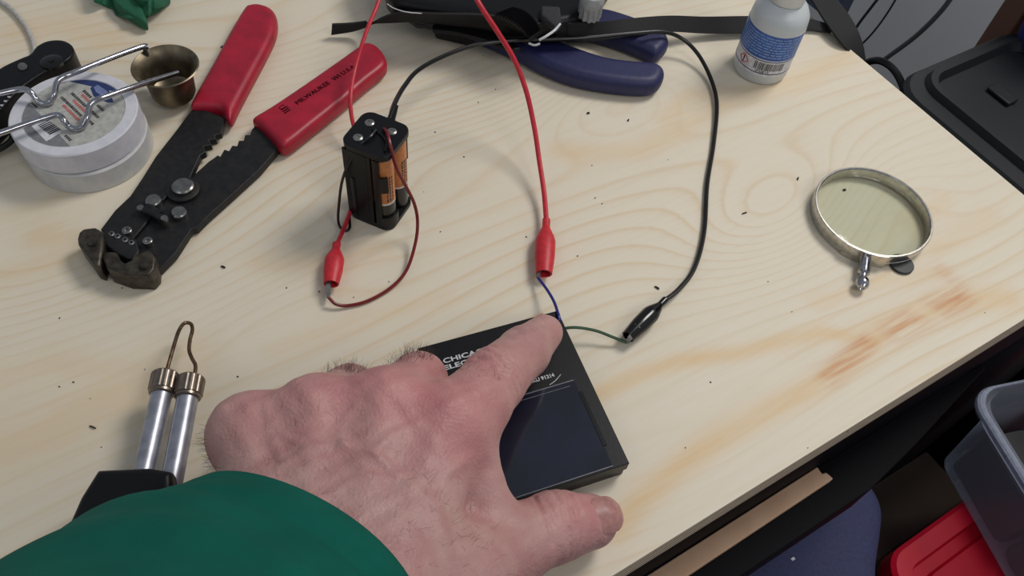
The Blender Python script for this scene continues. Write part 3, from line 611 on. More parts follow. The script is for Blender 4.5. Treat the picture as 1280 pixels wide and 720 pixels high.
o3 = P(693.5, 470.5, 12.03); text(bm, 'SKU 91214', .0024, o3, -xv, -yv, bold=.00006, right=True)
tube(bm, [P(687, 481, 12.1), P(694, 476, 12.1), P(701, 468, 12.1)], .00015, seg=5, sub=2)
obj('lettering', bm, M['paper'], spn, smooth=False)
bm = B(); tube(bm, [P(697, 405, 11), P(699, 398, 13), P(697, 390, 12.5), P(692, 376, 10), P(683, 361, 7), P(673, 348, 4.5)], .0007, seg=8); obj('lead_wire', bm, M['bluewire'], spn)['label'] = 'thin blue wire'
bm = B(); tube(bm, [P(700, 414, 8), P(706, 410.5, 9), P(722, 409.5, 9), P(745, 413.5, 7), P(765, 421, 5), P(783, 428, 2.5)], .0007, seg=8); obj('lead_wire', bm, M['greenwire'], spn)['label'] = 'thin green wire'

# ------------------------------------------------------------------ magnifying glass
mc = Vector((.1800, .3028, TZ)); MR = 30.6
mg = thing('magnifying_glass', mc, 'round magnifying glass with nickel rim and short ball-ended stub lying flat', 'magnifying glass')
bm = B(); lathe(bm, [(MR - .9, 0), (MR, .2), (MR, 2.4), (MR - .35, 2.6), (MR - .35, 3.0), (MR, 3.2), (MR, 7.4), (MR - .3, 7.7), (MR - 1.1, 7.7), (MR - 1.6, 7.0), (MR - 1.6, .6), (MR - .9, 0)], mc, seg=96, cap=False); obj('rim', bm, M['nickel'], mg)
def glass_mat():
    m = bpy.data.materials.new('greenish_glass'); m.use_nodes = True; nt = m.node_tree; nt.nodes.clear(); L = nt.links.new
    out = nt.nodes.new('ShaderNodeOutputMaterial'); mx = nt.nodes.new('ShaderNodeMixShader'); t = nt.nodes.new('ShaderNodeBsdfTransparent'); g = nt.nodes.new('ShaderNodeBsdfGlossy')
    t.inputs[0].default_value = (.945, .965, .935, 1); g.inputs['Roughness'].default_value = .04; fr = nt.nodes.new('ShaderNodeLayerWeight'); fr.inputs[0].default_value = .3; pw_ = nt.nodes.new('ShaderNodeMath'); pw_.operation = 'POWER'; pw_.inputs[1].default_value = 3; ml = nt.nodes.new('ShaderNodeMath'); ml.operation = 'MULTIPLY_ADD'; ml.inputs[1].default_value = .6; ml.inputs[2].default_value = .035
    L(fr.outputs['Facing'], pw_.inputs[0]); L(pw_.outputs[0], ml.inputs[0]); L(ml.outputs[0], mx.inputs[0]); L(t.outputs[0], mx.inputs[1]); L(g.outputs[0], mx.inputs[2]); L(mx.outputs[0], out.inputs[0]); return m
bm = B(); prof = [(r, 4.6 + .35 * (1 - (r / MR) ** 2)) for r in np.linspace(MR - 1.6, .3, 12)]; prof = [(r, 4.6 - .35 * (1 - (r / MR) ** 2)) for r in np.linspace(.3, MR - 1.6, 12)] + prof
lathe(bm, prof, mc, seg=64, cap=False); obj('lens', bm, glass_mat(), mg)
hd = P(1077, 366, 5) - Vector((mc.x, mc.y, TZ + .005)); hd.z = 0; hd.normalize(); hs = hd.cross(UP)
def mp_(a, b, z): return mc + hd * a / 1000 + hs * b / 1000 + UP * z / 1000
# clamp plate follows the rim
bm = B(); r0, r1 = MR + .1, MR + 1.1; an = [math.radians(t) for t in np.linspace(-19, 22, 12)]
pl2 = [(r1 * math.cos(a), r1 * math.sin(a)) for a in an] + [(r0 * math.cos(a), r0 * math.sin(a)) for a in reversed(an)]
loft(bm, [[mp_(x, y, .2) for x, y in pl2], [mp_(x, y, 8.4) for x, y in pl2]]); obj('clamp_plate', bm, M['nickel'], mg, bevel=.0002)
bm = B(); lathe(bm, [(2.9, 0), (2.9, 9.5), (2.4, 10), (1.6, 10.4), (1.5, 12), (2.0, 12.6), (3.0, 14), (3.3, 16), (3.0, 17.8), (1.9, 19.2), (1.2, 19.3), (.9, 18.8)], mp_(MR + 1, 0, 4.2), hd, seg=28); obj('handle_stub', bm, M['chrome'], mg)
bm = B(); dc = P(1127, 330, 1); lathe(bm, [(5.9, 0), (6.2, .3), (6.2, 1.3), (5.9, 1.6)], Vector((dc.x, dc.y, TZ)), seg=32)
tag(obj('rubber_disc', bm, mat('dark_grey_rubber', (38, 42, 46), .5)), 'small dark grey disc half under the magnifying glass rim', 'disc')

# ------------------------------------------------------------------ glue bottle
bc = Vector((.1294, .4140, TZ)); btl = thing('bottle', bc, 'small frosted bottle with blue and white label standing near the back edge', 'bottle')
R0 = 16.3
bm = B(); lathe(bm, [(R0 - 3, 0), (R0 - 1, .6), (R0, 3), (R0, 37), (R0 - .5, 41), (R0 - 3, 45.5), (R0 - 7, 48), (R0 - 8, 49), (R0 - 8, 51)], bc, seg=64); obj('bottle_body', bm, M['bottle'], btl)
bm = B(); lathe(bm, [(9.2, 48.6), (9.8, 49.2), (9.8, 64), (9, 66), (3, 70)], bc, seg=40); obj('cap', bm, M['cap'], btl)
vdir = math.atan2(-bc.y, -bc.x) - .10
def cyl(a, z, r): return bc + Vector((math.cos(a), math.sin(a), 0)) * r / 1000 + UP * z / 1000
def band(z0, z1, a0, a1, r, th=.12, n=28):
    bm = B(); an = np.linspace(a0, a1, n); loft(bm, [[cyl(a, z0, r) for a in an] + [cyl(a, z0, r + th) for a in an[::-1]], [cyl(a, z1, r) for a in an] + [cyl(a, z1, r + th) for a in an[::-1]]]); return bm
lb = obj('label', band(7, 35, vdir - 1.75, vdir + 1.75, R0), M['paper'], btl)
obj('blue_panel', band(18.5, 34.6, vdir - 1.45, vdir + 1.5, R0 + .1), M['bluelabel'], lb)
for z in (8.6, 17.2): obj('print_line', band(z, z + .5, vdir - 1.6, vdir + 1.6, R0 + .1), M['navy'], lb)
bm = B(); z = 20.2
while z < 33.5:
    a = vdir - 1.3
    while a < vdir + 1.25:
        w = random.uniform(.05, .3); bb_ = band(z, z + (.75 if z != 28 else 1.1), a, min(a + w, vdir + 1.3), R0 + .2, .05, 5)
        me_ = bpy.data.meshes.new('x'); bb_.to_mesh(me_); bm.from_mesh(me_); bpy.data.meshes.remove(me_); bb_.free(); a += w + random.uniform(.02, .05)
    z += 1.75
obj('fine_print', bm, mat('pale_blue_print', (126, 160, 212), .5), lb)
bm = B(); a = vdir - .1
while a < vdir + .95:
    w = random.choice((.012, .02, .035)); bb_ = band(11.2, 16.2, a, a + w, R0 + .14, .05, 3); me_ = bpy.data.meshes.new('x'); bb_.to_mesh(me_); bm.from_mesh(me_); bpy.data.meshes.remove(me_); bb_.free(); a += w + random.choice((.014, .022, .03))
def wrp(a0, z0, r): return lambda x, y, z: cyl(a0 + x * 1000 / R0, z0 + y * 1000, r + z * 1000)
text(bm, '07338 13', .0021, (0, 0, 0), (1, 0, 0), (0, 1, 0), wrap=wrp(vdir + .0, 9.4, R0 + .14)); text(bm, '!', .0056, (0, 0, 0), (1, 0, 0), (0, 1, 0), bold=.0002, wrap=wrp(vdir - .61, 11.3, R0 + .16))
obj('barcode', bm, M['inkblack'], lb, smooth=False)
bm = B(); dm = [(0, 3.3), (3.3, 0), (0, -3.3), (-3.3, 0)]
for i in range(4):
    p, q = dm[i], dm[(i + 1) % 4]; tube(bm, [cyl(vdir - .56 + (p[0] + (q[0] - p[0]) * t) / R0, 13.2 + p[1] + (q[1] - p[1]) * t, R0 + .2) for t in np.linspace(0, 1, 6)], .00026, seg=5, sub=1)
obj('hazard_diamond', bm, M['redwire'], lb)

# ------------------------------------------------------------------ tape rolls
TR_ = 29.3; tcn = Vector((-.2213, .2789, TZ))
def roll(name, c, z0, z1, m, label):
    t = thing(name, c + UP * z0 / 1000, label, 'tape roll', None); bm = B()
    lathe(bm, [(12, 0), (TR_ - .5, 0), (TR_, .5), (TR_, z1 - z0 - .6), (TR_ - .6, z1 - z0), (TR_ - 5.8, z1 - z0), (TR_ - 6, z1 - z0 - .5), (12, z1 - z0 - .5)], c + UP * z0 / 1000, seg=96, cap=False)
    # inner core wall
    lathe(bm, [(12, z1 - z0 - .5), (12, 0)], c + UP * z0 / 1000, seg=96, cap=False); obj('tape_ring', bm, m, t); return t
roll('tape_roll', tcn + Vector((.0012, -.0008, 0)), 0, 12.3, M['lowtape'], 'lower cloudy white tape roll under the labelled roll')
t1 = roll('tape_roll', tcn, 12.6, 25, M['white'], 'upper white tape roll with a printed grey round label')
TT_ = tcn + UP * .0246; lr = TR_ - 6.1
bm = B(); lathe(bm, [(lr, 0), (lr, .25)], TT_, seg=72); lab = obj('round_label', bm, M['labelgrey'], t1)
lx = (P(140, 130, 25) - P(60, 175, 25)); lx.z = 0; lx.normalize(); ly = UP.cross(lx)
def lp(px, py): return P(px, py, 25.0)
def flat(bm, pxs, z0=24.85, z1=24.95, mi=0): prism(bm, [P(x, y, z0) for x, y in pxs], z0, z1, mi)
bm = B()   # grey segments of the print clipped to the disc
def seg_(a0, a1, r0=0):
    an = np.linspace(math.radians(a0), math.radians(a1), 14); pts = [TT_ + (lx * math.cos(a) + ly * math.sin(a)) * (lr - .15) / 1000 for a in an]; prism(bm, pts, 24.84, 24.9)
seg_(118, 232); obj('grey_print', bm, M['labeldark'], lab, smooth=False)
bm = B(); seg_(-8, 62); seg_(300, 300.5) if False else None; obj('navy_print', bm, M['navy'], lab, smooth=False)
bm = B(); seg_(62, 82); obj('grey_print', bm, M['labeldark'], lab, smooth=False)
bm = B(); seg_(-20, -8); obj('grey_print', bm, M['labeldark'], lab, smooth=False)
bm = B(); flat(bm, [(113, 110), (121, 103), (136, 112), (142, 128), (134, 128), (117, 120)], 24.95, 25.02); obj('logo_patch', bm, M['navy'], lab, smooth=False)
bm = B(); flat(bm, [(117, 109), (122, 106), (134, 114), (136, 120), (131, 122), (120, 115)], 25.03, 25.08); obj('logo_mark', bm, mat('pale_logo', (120, 132, 176), .5), lab, smooth=False)
bm = B(); flat(bm, [(35, 153), (54, 143), (77, 165), (58, 177)], 24.95, 25.03); obj('barcode_patch', bm, M['paper'], lab, smooth=False)
bm = B()
for k in range(8):
    t = k / 8; a = Vector((47 + 12 * t * 1.3, 157 + 12 * t)); b_ = a + Vector((14, -7)); w = random.uniform(.8, 1.3); flat(bm, [(a.x, a.y), (b_.x, b_.y), (b_.x + w, b_.y + w), (a.x + w, a.y + w)], 25.05, 25.09)
obj('barcode', bm, M['inkblack'], lab, smooth=False)
for mi, rows in (('inkblack', [((103, 114), 12), ((88, 117), 24), ((75, 122), 34), ((120, 132), 10), ((113, 140), 10), ((108, 150), 8), ((80, 170), 10), ((38, 129), 8)]), ('inkred', [((101, 119), 18), ((90, 126), 22), ((77, 132), 27)])):
    bm = B(); hd_ = Vector((.78, .74)).normalized(); up_ = Vector((.85, -.5))
    for (x, y), n in rows:
        s = 0
        while s < n:
            w = random.uniform(1.2, 2.4); a = Vector((x, y)) + hd_ * s; b_ = a + hd_ * w; flat(bm, [(a.x, a.y), (b_.x, b_.y), (b_.x + up_.x * 3.6, b_.y + up_.y * 3.6), (a.x + up_.x * 3.6, a.y + up_.y * 3.6)], 24.96, 25.0); s += w + .8
    obj('fine_print', bm, M[mi], lab, smooth=False)

# ------------------------------------------------------------------ chrome wire arms carrying a cup
wd = thing('wire_cup_holder', P(150, 110, 0), 'chrome bent wire arms resting on the tape roll and carrying a brass cup', 'wire holder')
ZT = 26.6
bm = B(); tube(bm, [P(-60, 128, 34), P(-10, 119, 33), P(20, 112.5, 32), P(32, 112, 31.5), P(40, 117, 30), P(46, 125, 27.5), P(54, 129.5, 26.6), P(63, 127, 27), P(68, 118, 29.5), P(71, 104, 32), P(78, 97, 33), P(95, 90, 33), P(140, 72, 30), P(176, 59, 27), P(185, 58, 26.2)], .00145, seg=12); obj('wire_arm', bm, M['chrome'], wd)
bm = B(); tube(bm, [P(-60, 186, 34), P(-10, 170, 33), P(30, 156, 32), P(66, 144.5, 31.5), P(75, 145, 31), P(80, 151, 30), P(86, 158, 27.5), P(95, 161, 26.6), P(104, 157, 27), P(109, 147, 29.5), P(112, 133, 32), P(119, 126, 33), P(135, 120, 32), P(175, 106, 27), P(222, 91, 19)], .00145, seg=12); obj('wire_arm', bm, M['chrome'], wd)
zc = 20; cc = Vector((-.1915, .3200, TZ + .0045)); cr_ = 15.5
bm = B(); lathe(bm, [(8, 0), (10.2, .8), (11.3, 3), (11.8, 10), (12.2, 14), (13.2, 17), (16.2, zc - .8), (16.8, zc), (16.2, zc + .4), (14.6, zc - .9), (12.0, 16), (11.2, 12), (10.6, 4), (8, 2), (.5, 1.6)], cc + UP * .0, seg=56, cap=False, sc=(1, 1)); bmesh.ops.holes_fill(bm, edges=bm.edges); obj('cup', bm, M['brass'], wd)
sb = P(187, 80, 17); bm = B(); lathe(bm, [(2.9, -9), (2.9, -2), (2.2, 0), (2.4, 2), (1.7, 3), (1.2, 8), (.6, 10)], sb, seg=20); obj('stud', bm, M['jaw'], wd)

# ------------------------------------------------------------------ black folding tool beneath
ft = thing('folding_tool', P(40, 110, 0), 'black handled folding tool with round pivot lying behind the tape rolls', 'folding tool')
bm = B(); padded(bm, smooth_outline([(52, 72), (66, 65), (84, 64), (96, 70), (98, 80), (90, 90), (60, 106), (30, 128), (0, 160), (-40, 196), (-60, 178), (-40, 140), (0, 104), (30, 88), (44, 82)], 8, 3), 0, 16, 1.5); obj('handle', bm, M['satin'], ft)
bm = B(); c_ = P(64, 76, 17); lathe(bm, [(5.6, -2), (5.6, -.4), (5, 0), (1.6, .1), (1.4, .6), (.5, .7)], c_, seg=32); obj('pivot', bm, M['gloss'], ft)
bm = B(); c_ = P(28, 83, 17); lathe(bm, [(2.2, -9), (2.2, 0), (1.8, .4)], c_, Vector((.2, -.3, .9)), seg=20); obj('thumb_stud', bm, M['rivet'], ft)
bm = B()
for k in range(5):
    a = P(-4 + 4.6 * k, 137 - 5.2 * k, 16.5); tube(bm, [a, a + (P(3, 0, 16) - P(0, 0, 16)) * .9 + UP * .0001], .0004, seg=5, sub=2)
obj('lettering', bm, M['paper'], ft)
bm = B(); tube(bm, [P(-20, 196, 3), P(0, 186, 4), P(14, 176, 5), P(15, 166, 7), P(5, 163, 9)], .0016, sub=5); obj('lanyard_loop', bm, M['blackwire'], ft)
bm = B(); tube(bm, [P(-25, 0, 2), P(0, 2, 2), P(18, 15, 2), P(33, 34, 2), P(42, 54, 2), P(43, 68, 2), P(38, 82, 2), P(30, 92, 2)], .0013, sub=6)
tag(obj('white_cable', bm, M['whitecable']), 'white cable curving down the top left of the bench', 'cable')

# ------------------------------------------------------------------ green cloth at the top
def sheet(bm, grid, th):
    n, m_ = len(grid), len(grid[0]); a = [[bm.verts.new(p) for p in r] for r in grid]; b = [[bm.verts.new(p + Vector((0, 0, th))) for p in r] for r in grid]
    for G, fl in ((a, 1), (b, 0)):
        for i in range(n - 1):
            for j in range(m_ - 1):
                q = (G[i][j], G[i + 1][j], G[i + 1][j + 1], G[i][j + 1]); bm.faces.new(q[::-1] if fl else q)
    bd = [(0, j) for j in range(m_)] + [(i, m_ - 1) for i in range(1, n)] + [(n - 1, j) for j in range(m_ - 2, -1, -1)] + [(i, 0) for i in range(n - 2, 0, -1)]
    for k in range(len(bd)):
        i0, i1 = bd[k], bd[(k + 1) % len(bd)]; bm.faces.new((a[i0[0]][i0[1]], a[i1[0]][i1[1]], b[i1[0]][i1[1]], b[i0[0]][i0[1]]))
gb_ = B(); grid = []
for i in range(26):
    row = []
    for j in range(20):
        s, t = i / 25, j / 19
        x = 118 + 95 * s; y = -75 + t * (78 + 22 * math.sin(s * 3.0) * (1 if .25 < s < .75 else .6)); z = 4 + 14 * (1 - t) + 4 * math.sin(7 * s + 3 * t) + 2.5 * math.sin(15 * s - 5 * t)
        row.append(P(x, y, max(z, 1)))
    grid.append(row)
sheet(gb_, grid, .0014)
gc = thing('green_glove', P(165, -30, 0), 'crumpled dark green cloth glove at the top edge near the stripper grips', 'glove')
obj('glove_body', gb_, M['green'], gc)
bm = B(); padded(bm, smooth_outline([(145, -12), (160, -8), (176, 6), (184, 30), (176, 29), (160, 20), (142, 5)], 6, 3), 1, 9, 2); obj('finger', bm, M['green'], gc)
bm = B(); padded(bm, smooth_outline([(164, -14), (186, -12), (203, -4), (200, 3), (186, 10), (172, 6)], 8, 3), 2, 14, 2); obj('finger', bm, M['green'], gc)

# ------------------------------------------------------------------ blue pliers
pb = thing('pliers', P(740, 80, 0), 'pliers with two dark blue handles poking out from under the black visor', 'pliers')
bm = B(); padded(bm, smooth_outline([(590, 34), (620, 48), (650, 54), (680, 50), (705, 60), (735, 71), (759, 78), (790, 82), (815, 84), (827, 90), (829, 100), (818, 112), (788, 113), (741, 107), (705, 98), (669, 83), (640, 67), (600, 50), (580, 44)], 7, 3), 0, 13, 5.5); obj('handle', bm, M['bluegrip'], pb)
bm = B(); padded(bm, smooth_outline([(690, 10), (735, 16), (760, 18), (800, 31), (826, 43), (835, 56), (829, 67), (817, 73), (795, 64), (763, 52), (725, 42), (690, 34)], 7, 3), 0, 13, 5.5); obj('handle', bm, M['bluegrip'], pb)
bm = B(); prism(bm, outline([(694, 14), (694, 32), (640, 45), (590, 50), (545, 40), (541, 30), (600, 20), (640, 12)], 6), 1, 9); obj('pliers_head', bm, M['plate'], pb, bevel=.001)

# ------------------------------------------------------------------ head-worn magnifier visor with strap
vz = thing('head_visor', P(620, -40, 0), 'black head-worn visor with webbing strap and grey knob at the top edge', 'visor')
bm = B(); rings = []
outl = [(482, -60), (481, -5), (488, 10), (500, 17), (540, 24), (590, 30), (630, 38), (662, 44), (690, 42), (720, 36), (745, 18), (756, 2), (764, -60)]
body = smooth_outline(outl, 22, 3)
padded(bm, body, 15, 30, 5, step=1); obj('visor_shell', bm, M['satin'], vz)
M['smoke'] = mat('smoky_clear_plastic', (58, 60, 62), .12, trans=.5)
bm = B(); prism(bm, outline([(479, -30), (480, -4), (486, 9), (497, 18), (512, 28), (520, 34), (541, 36), (541, 6), (500, -10)], 11), 10, 13.5); obj('lens_plate', bm, M['smoke'], vz, bevel=.0008)
bm = B(); tube(bm, [P(484, 5, 30), P(494, 11, 30.5), P(515, 16, 31), P(560, 17.5, 31), P(592, 18, 31)], .0003, seg=6, sub=4); obj('trim_edge_highlight', bm, M['paper'], vz)  # highlight along the clear plastic edge, put in as a white line
bm = B(); prism(bm, outline([(541, 30), (560, 31), (600, 38), (640, 52), (652, 62), (640, 64), (604, 51), (570, 42), (541, 39)], 16), 14.5, 17); obj('temple_arm', bm, M['satin'], vz, bevel=.0008)
def ribbon(bm, A, Bp, th=.0012, sub=6, rib=0):
    a = spline(A, sub); b = spline(Bp, sub); rings = []
    for i, (p, q) in enumerate(zip(a, b)):
        d = (a[min(i + 1, len(a) - 1)] - a[max(i - 1, 0)]); n = (q - p).cross(d).normalized()
        if n.z < 0: n = -n
        k = th * (1 + (rib if i % 2 else 0)); rings.append([p, q, q + n * k, p + n * k])
    loft(bm, rings)
bm = B(); ribbon(bm, [P(415, 31, 10), P(440, 30, 11), P(460, 27, 14), P(470, 26, 18), P(488, 19, 25), P(510, 16.5, 30), P(545, 18, 31.5), P(600, 19, 32), P(640, 24, 31), P(668, 36, 28)],
                  [P(414, 44, 2), P(440, 40, 4), P(456, 35, 9), P(468, 30, 15), P(490, 29, 18), P(512, 28, 19), P(545, 29, 20), P(600, 35, 19), P(640, 46, 17), P(660, 57, 16)]); obj('strap', bm, M['strap'], vz)
bm = B(); ribbon(bm, [P(640, 14, 34), P(655, 18, 34), P(668, 28, 33), P(678, 42, 31)], [P(618, 22, 33), P(636, 29, 33), P(652, 39, 31), P(664, 52, 28)], .0016, 10, 1.2); obj('adjuster_strap', bm, M['satin'], vz)
bm = B(); padded(bm, outline([(676, 8), (700, 9), (702, 30), (695, 36), (688, 30), (676, 20)], 33), 29, 34, 1.5); obj('foam_pad', bm, mat('speckled_foam', (62, 62, 66), .9, noise=(30, 30, 32), nscale=1500, bump=.5), vz)
bm = B(); tube(bm, [P(674, 50, 30), P(683, 45, 32), P(693, 38, 33), P(700, 30, 33)], .0007, seg=8); obj('white_tab', bm, M['paper'], vz)
bm = B(); tube(bm, [P(661, 54, 24), P(668, 56.5, 24), P(675, 54.5, 25)], .0006, seg=6); obj('white_tab', bm, M['paper'], vz)
kc = P(739, 6, 35); bm = B(); sk, uk, dk = frame(UP); rings = []
for h_, rr in ((-8, .8), (-7.4, 1), (0, 1.0), (.5, 1.07), (6, 1.07), (7, 1.0)):
    rings.append([kc + Vector((math.cos(t), math.sin(t), 0)) * (6.3 * rr + (.5 * math.cos(12 * t) if h_ < .3 else 0)) / 1000 + UP * h_ / 1000 for t in np.linspace(0, 2 * math.pi, 97)[:-1]])
loft(bm, rings); obj('knob', bm, M['knob'], vz)
bm = B(); ribbon(bm, [P(672, 30, 30), P(690, 29, 30), P(720, 28, 28), P(750, 27, 24), P(785, 24, 20), P(835, 20, 16), P(880, 21, 12), P(935, 21, 8), P(990, 22, 6), P(1018, 26, 5), P(1045, 34, 3)],
                  [P(672, 52, 16), P(690, 51, 16), P(720, 52, 16), P(750, 50, 15), P(785, 46, 15), P(835, 40, 10), P(880, 42, 5), P(935, 42, 3), P(990, 40, 2), P(1012, 38, 2), P(1038, 42, 1.5)]); obj('strap', bm, M['strap'], vz)
bm = B(); ribbon(bm, [P(980, -40, 20), P(1000, -15, 14), P(1013, 0, 10), P(1028, 24, 7), P(1048, 52, 4), P(1064, 70, -4), P(1072, 80, -16)],
                  [P(1018, -45, 18), P(1034, -18, 12), P(1045, 0, 8), P(1060, 20, 5), P(1071, 40, 1), P(1077, 58, -8), P(1080, 74, -20)]); tag(obj('loose_strap', bm, M['strap']), 'wide black webbing strap hanging over the back edge of the bench', 'strap')

# ------------------------------------------------------------------ soldering gun
sg = thing('soldering_gun', P(190, 560, 0), 'soldering gun with twin aluminium barrels and a bent copper tip lying by the sleeve', 'soldering gun')
for top, bot, ct in (((204, 484), (178, 600), (207.5, 467)), ((236, 489), (214, 605), (241.5, 472))):
    a, b_ = P(*top, 17), P(*bot, 17); d = (a - b_).normalized(); bm = B(); tube(bm, [b_ - d * .012, b_, a], .0041, seg=24, sm=False); obj('barrel', bm, M['alu'], sg)
    bm = B(); L = (P(*ct, 17) - a).length * 1000 + 3.5; base = a - d * .0035
    rg = []; s_, u_, d_ = frame(d)
    for h_, rr in ((0, 4.3), (.5, 5.0), (1.6, 5.0), (1.8, 5.4), (L - .8, 5.5), (L, 4.8), (L, 1.2)):
        rg.append([base + d_ * h_ / 1000 + (s_ * math.cos(t) + u_ * math.sin(t)) * (rr + (.14 * math.cos(20 * t) if rr > 5.2 else 0)) / 1000 for t in np.linspace(0, 2 * math.pi, 81)[:-1]])
    loft(bm, rg); obj('collar_nut', bm, M['collar'], sg)
bm = B(); tube(bm, [P(207, 472, 17), P(209, 462, 17), P(216, 437, 16), P(223, 415, 14), P(230, 404.5, 12), P(238, 404.5, 11.5), P(240.5, 412, 12), P(237.5, 425, 13), P(236.5, 438, 14), P(240, 448, 15), P(244.5, 458, 16), P(242, 474, 17)], .0008, seg=12, sub=6); obj('copper_tip', bm, M['copper'], sg)
bm = B(); padded(bm, outline([(133, 600), (196, 597), (224, 602), (228, 680), (205, 780), (60, 780), (92, 680), (112, 634)], 16), 0, 27, 3, n=3); obj('housing', bm, M['satin'], sg)

# ------------------------------------------------------------------ sawdust and crumbs
bm = B()
for (x, y) in ((155, 360), (280, 335), (360, 360), (76, 398), (77, 483), (115, 534), (127, 559), (20, 703), (182, 462), (95, 477), (113, 498), (488, 352), (598, 128), (620, 112), (740, 207), (836, 200), (660, 296), (722, 320), (530, 240), (546, 165), (580, 196), (551, 290), (605, 70), (552, 40), (890, 478), (990, 390), (960, 352), (858, 560), (1060, 540), (1232, 391), (1010, 560), (443, 372), (400, 365), (300, 470), (745, 248), (753, 255)):
    c_ = P(x, y, 0); r = random.uniform(.00018, .0004); a = random.uniform(0, 3.1); box(bm, c_ - Vector((r, r, 0)), Vector((math.cos(a), math.sin(a), 0)) * r * 2, Vector((-math.sin(a), math.cos(a), 0)) * r, UP * r)
tag(obj('sawdust_specks', bm, M['chip'], smooth=False), 'fine dark specks of sawdust scattered over the plywood bench top', 'sawdust', kind='stuff')
def crumb(x, y, l, w, ang, m, label):
    c_ = P(x, y, 0); bm = B(); a = Vector((math.cos(ang), math.sin(ang), 0)) * l / 1000; b_ = Vector((-math.sin(ang), math.cos(ang), 0)) * w / 1000
    loft(bm, [[c_ - a - b_, c_ + a - b_ * .6, c_ + a * .9 + b_, c_ - a * .7 + b_ * .8], [c_ - a * .8 - b_ * .7 + UP * .0008, c_ + a * .8 - b_ * .5 + UP * .0011, c_ + a * .7 + b_ * .7 + UP * .0009, c_ - a * .6 + b_ * .6 + UP * .0007]]); tag(obj('crumb', bm, m, smooth=False), label, 'crumb')
crumb(735, 142, .9, .7, .3, M['blackchip'], 'black crumb beside the blue pliers tip, left of another')
crumb(785, 151, .7, .5, 1.0, M['blackchip'], 'black crumb right below the lower blue plier handle end')
crumb(821, 360, 1.4, .45, -.6, M['blackchip'], 'dark green wire offcut above the black crocodile clip')
crumb(930, 267, 1.6, .3, .5, M['chip'], 'brown wood splinter between black wire and magnifying glass')
crumb(997, 224, 1.0, .5, 1.2, M['chip'], 'grey-brown crumb just above left of the magnifying glass')
crumb(279, 334, 1.2, .5, -.4, M['blackchip'], 'black crumb between stripper jaws and left red clip')
crumb(278, 59, 1.2, .4, .6, M['navy'], 'tiny blue fleck between the cup and the left red grip')
crumb(1055, 238, .9, .8, .3, M['chip'], 'brown crumb seen through the upper part of the lens')
crumb(116, 534, 1.6, .3, -.3, M['chip'], 'curled brown shaving left of the soldering gun barrels')

# ------------------------------------------------------------------ the person: one arm, its hand pressing on the panel
def jt(px, py, z, half):
    """joint centre (mm, bench frame) and radius from half a width in pixels"""
    p = P(px, py, z); return np.array([p.x, p.y, p.z - TZ]) * 1000, half * mm(px, py, z)
HJ = {
 'i_tip': jt(681, 416, 21.5, 23), 'i_dip': jt(655, 440, 31, 32), 'i_pip': jt(617, 475, 44, 40), 'i_mid': jt(594, 505, 49, 44), 'i_mcp': jt(560, 535, 52, 50),
 'm_mcp': jt(482, 511, 55, 45), 'm_pip': jt(523, 476, 40, 35), 'm_dip': jt(508, 508, 22, 32), 'm_tip': jt(480, 535, 15, 28),
 'r_mcp': jt(396, 520, 54, 44), 'r_pip': jt(437, 490, 34, 33), 'r_dip': jt(430, 525, 18, 30), 'r_tip': jt(410, 550, 12, 27),
 'p_mcp': jt(314, 544, 48, 45), 'p_pip': jt(352, 528, 26, 31), 'p_dip': jt(350, 555, 14, 28), 'p_tip': jt(335, 575, 11, 25),
 't_tip': jt(738, 652, 13.5, 33), 't_ip': jt(694, 658, 18, 40), 't_mcp': jt(636, 682, 27, 47), 't_cmc': jt(560, 725, 44, 64),
 'i_car': jt(500, 680, 56, 66), 'm_car': jt(450, 680, 60, 66), 'r_car': jt(395, 668, 60, 62), 'p_car': jt(340, 650, 56, 58),
 'wr_r': jt(470, 740, 58, 80), 'wr_u': jt(360, 700, 58, 78), 'fa_r': jt(380, 860, 80, 110), 'fa_u': jt(240, 800, 84, 110)}
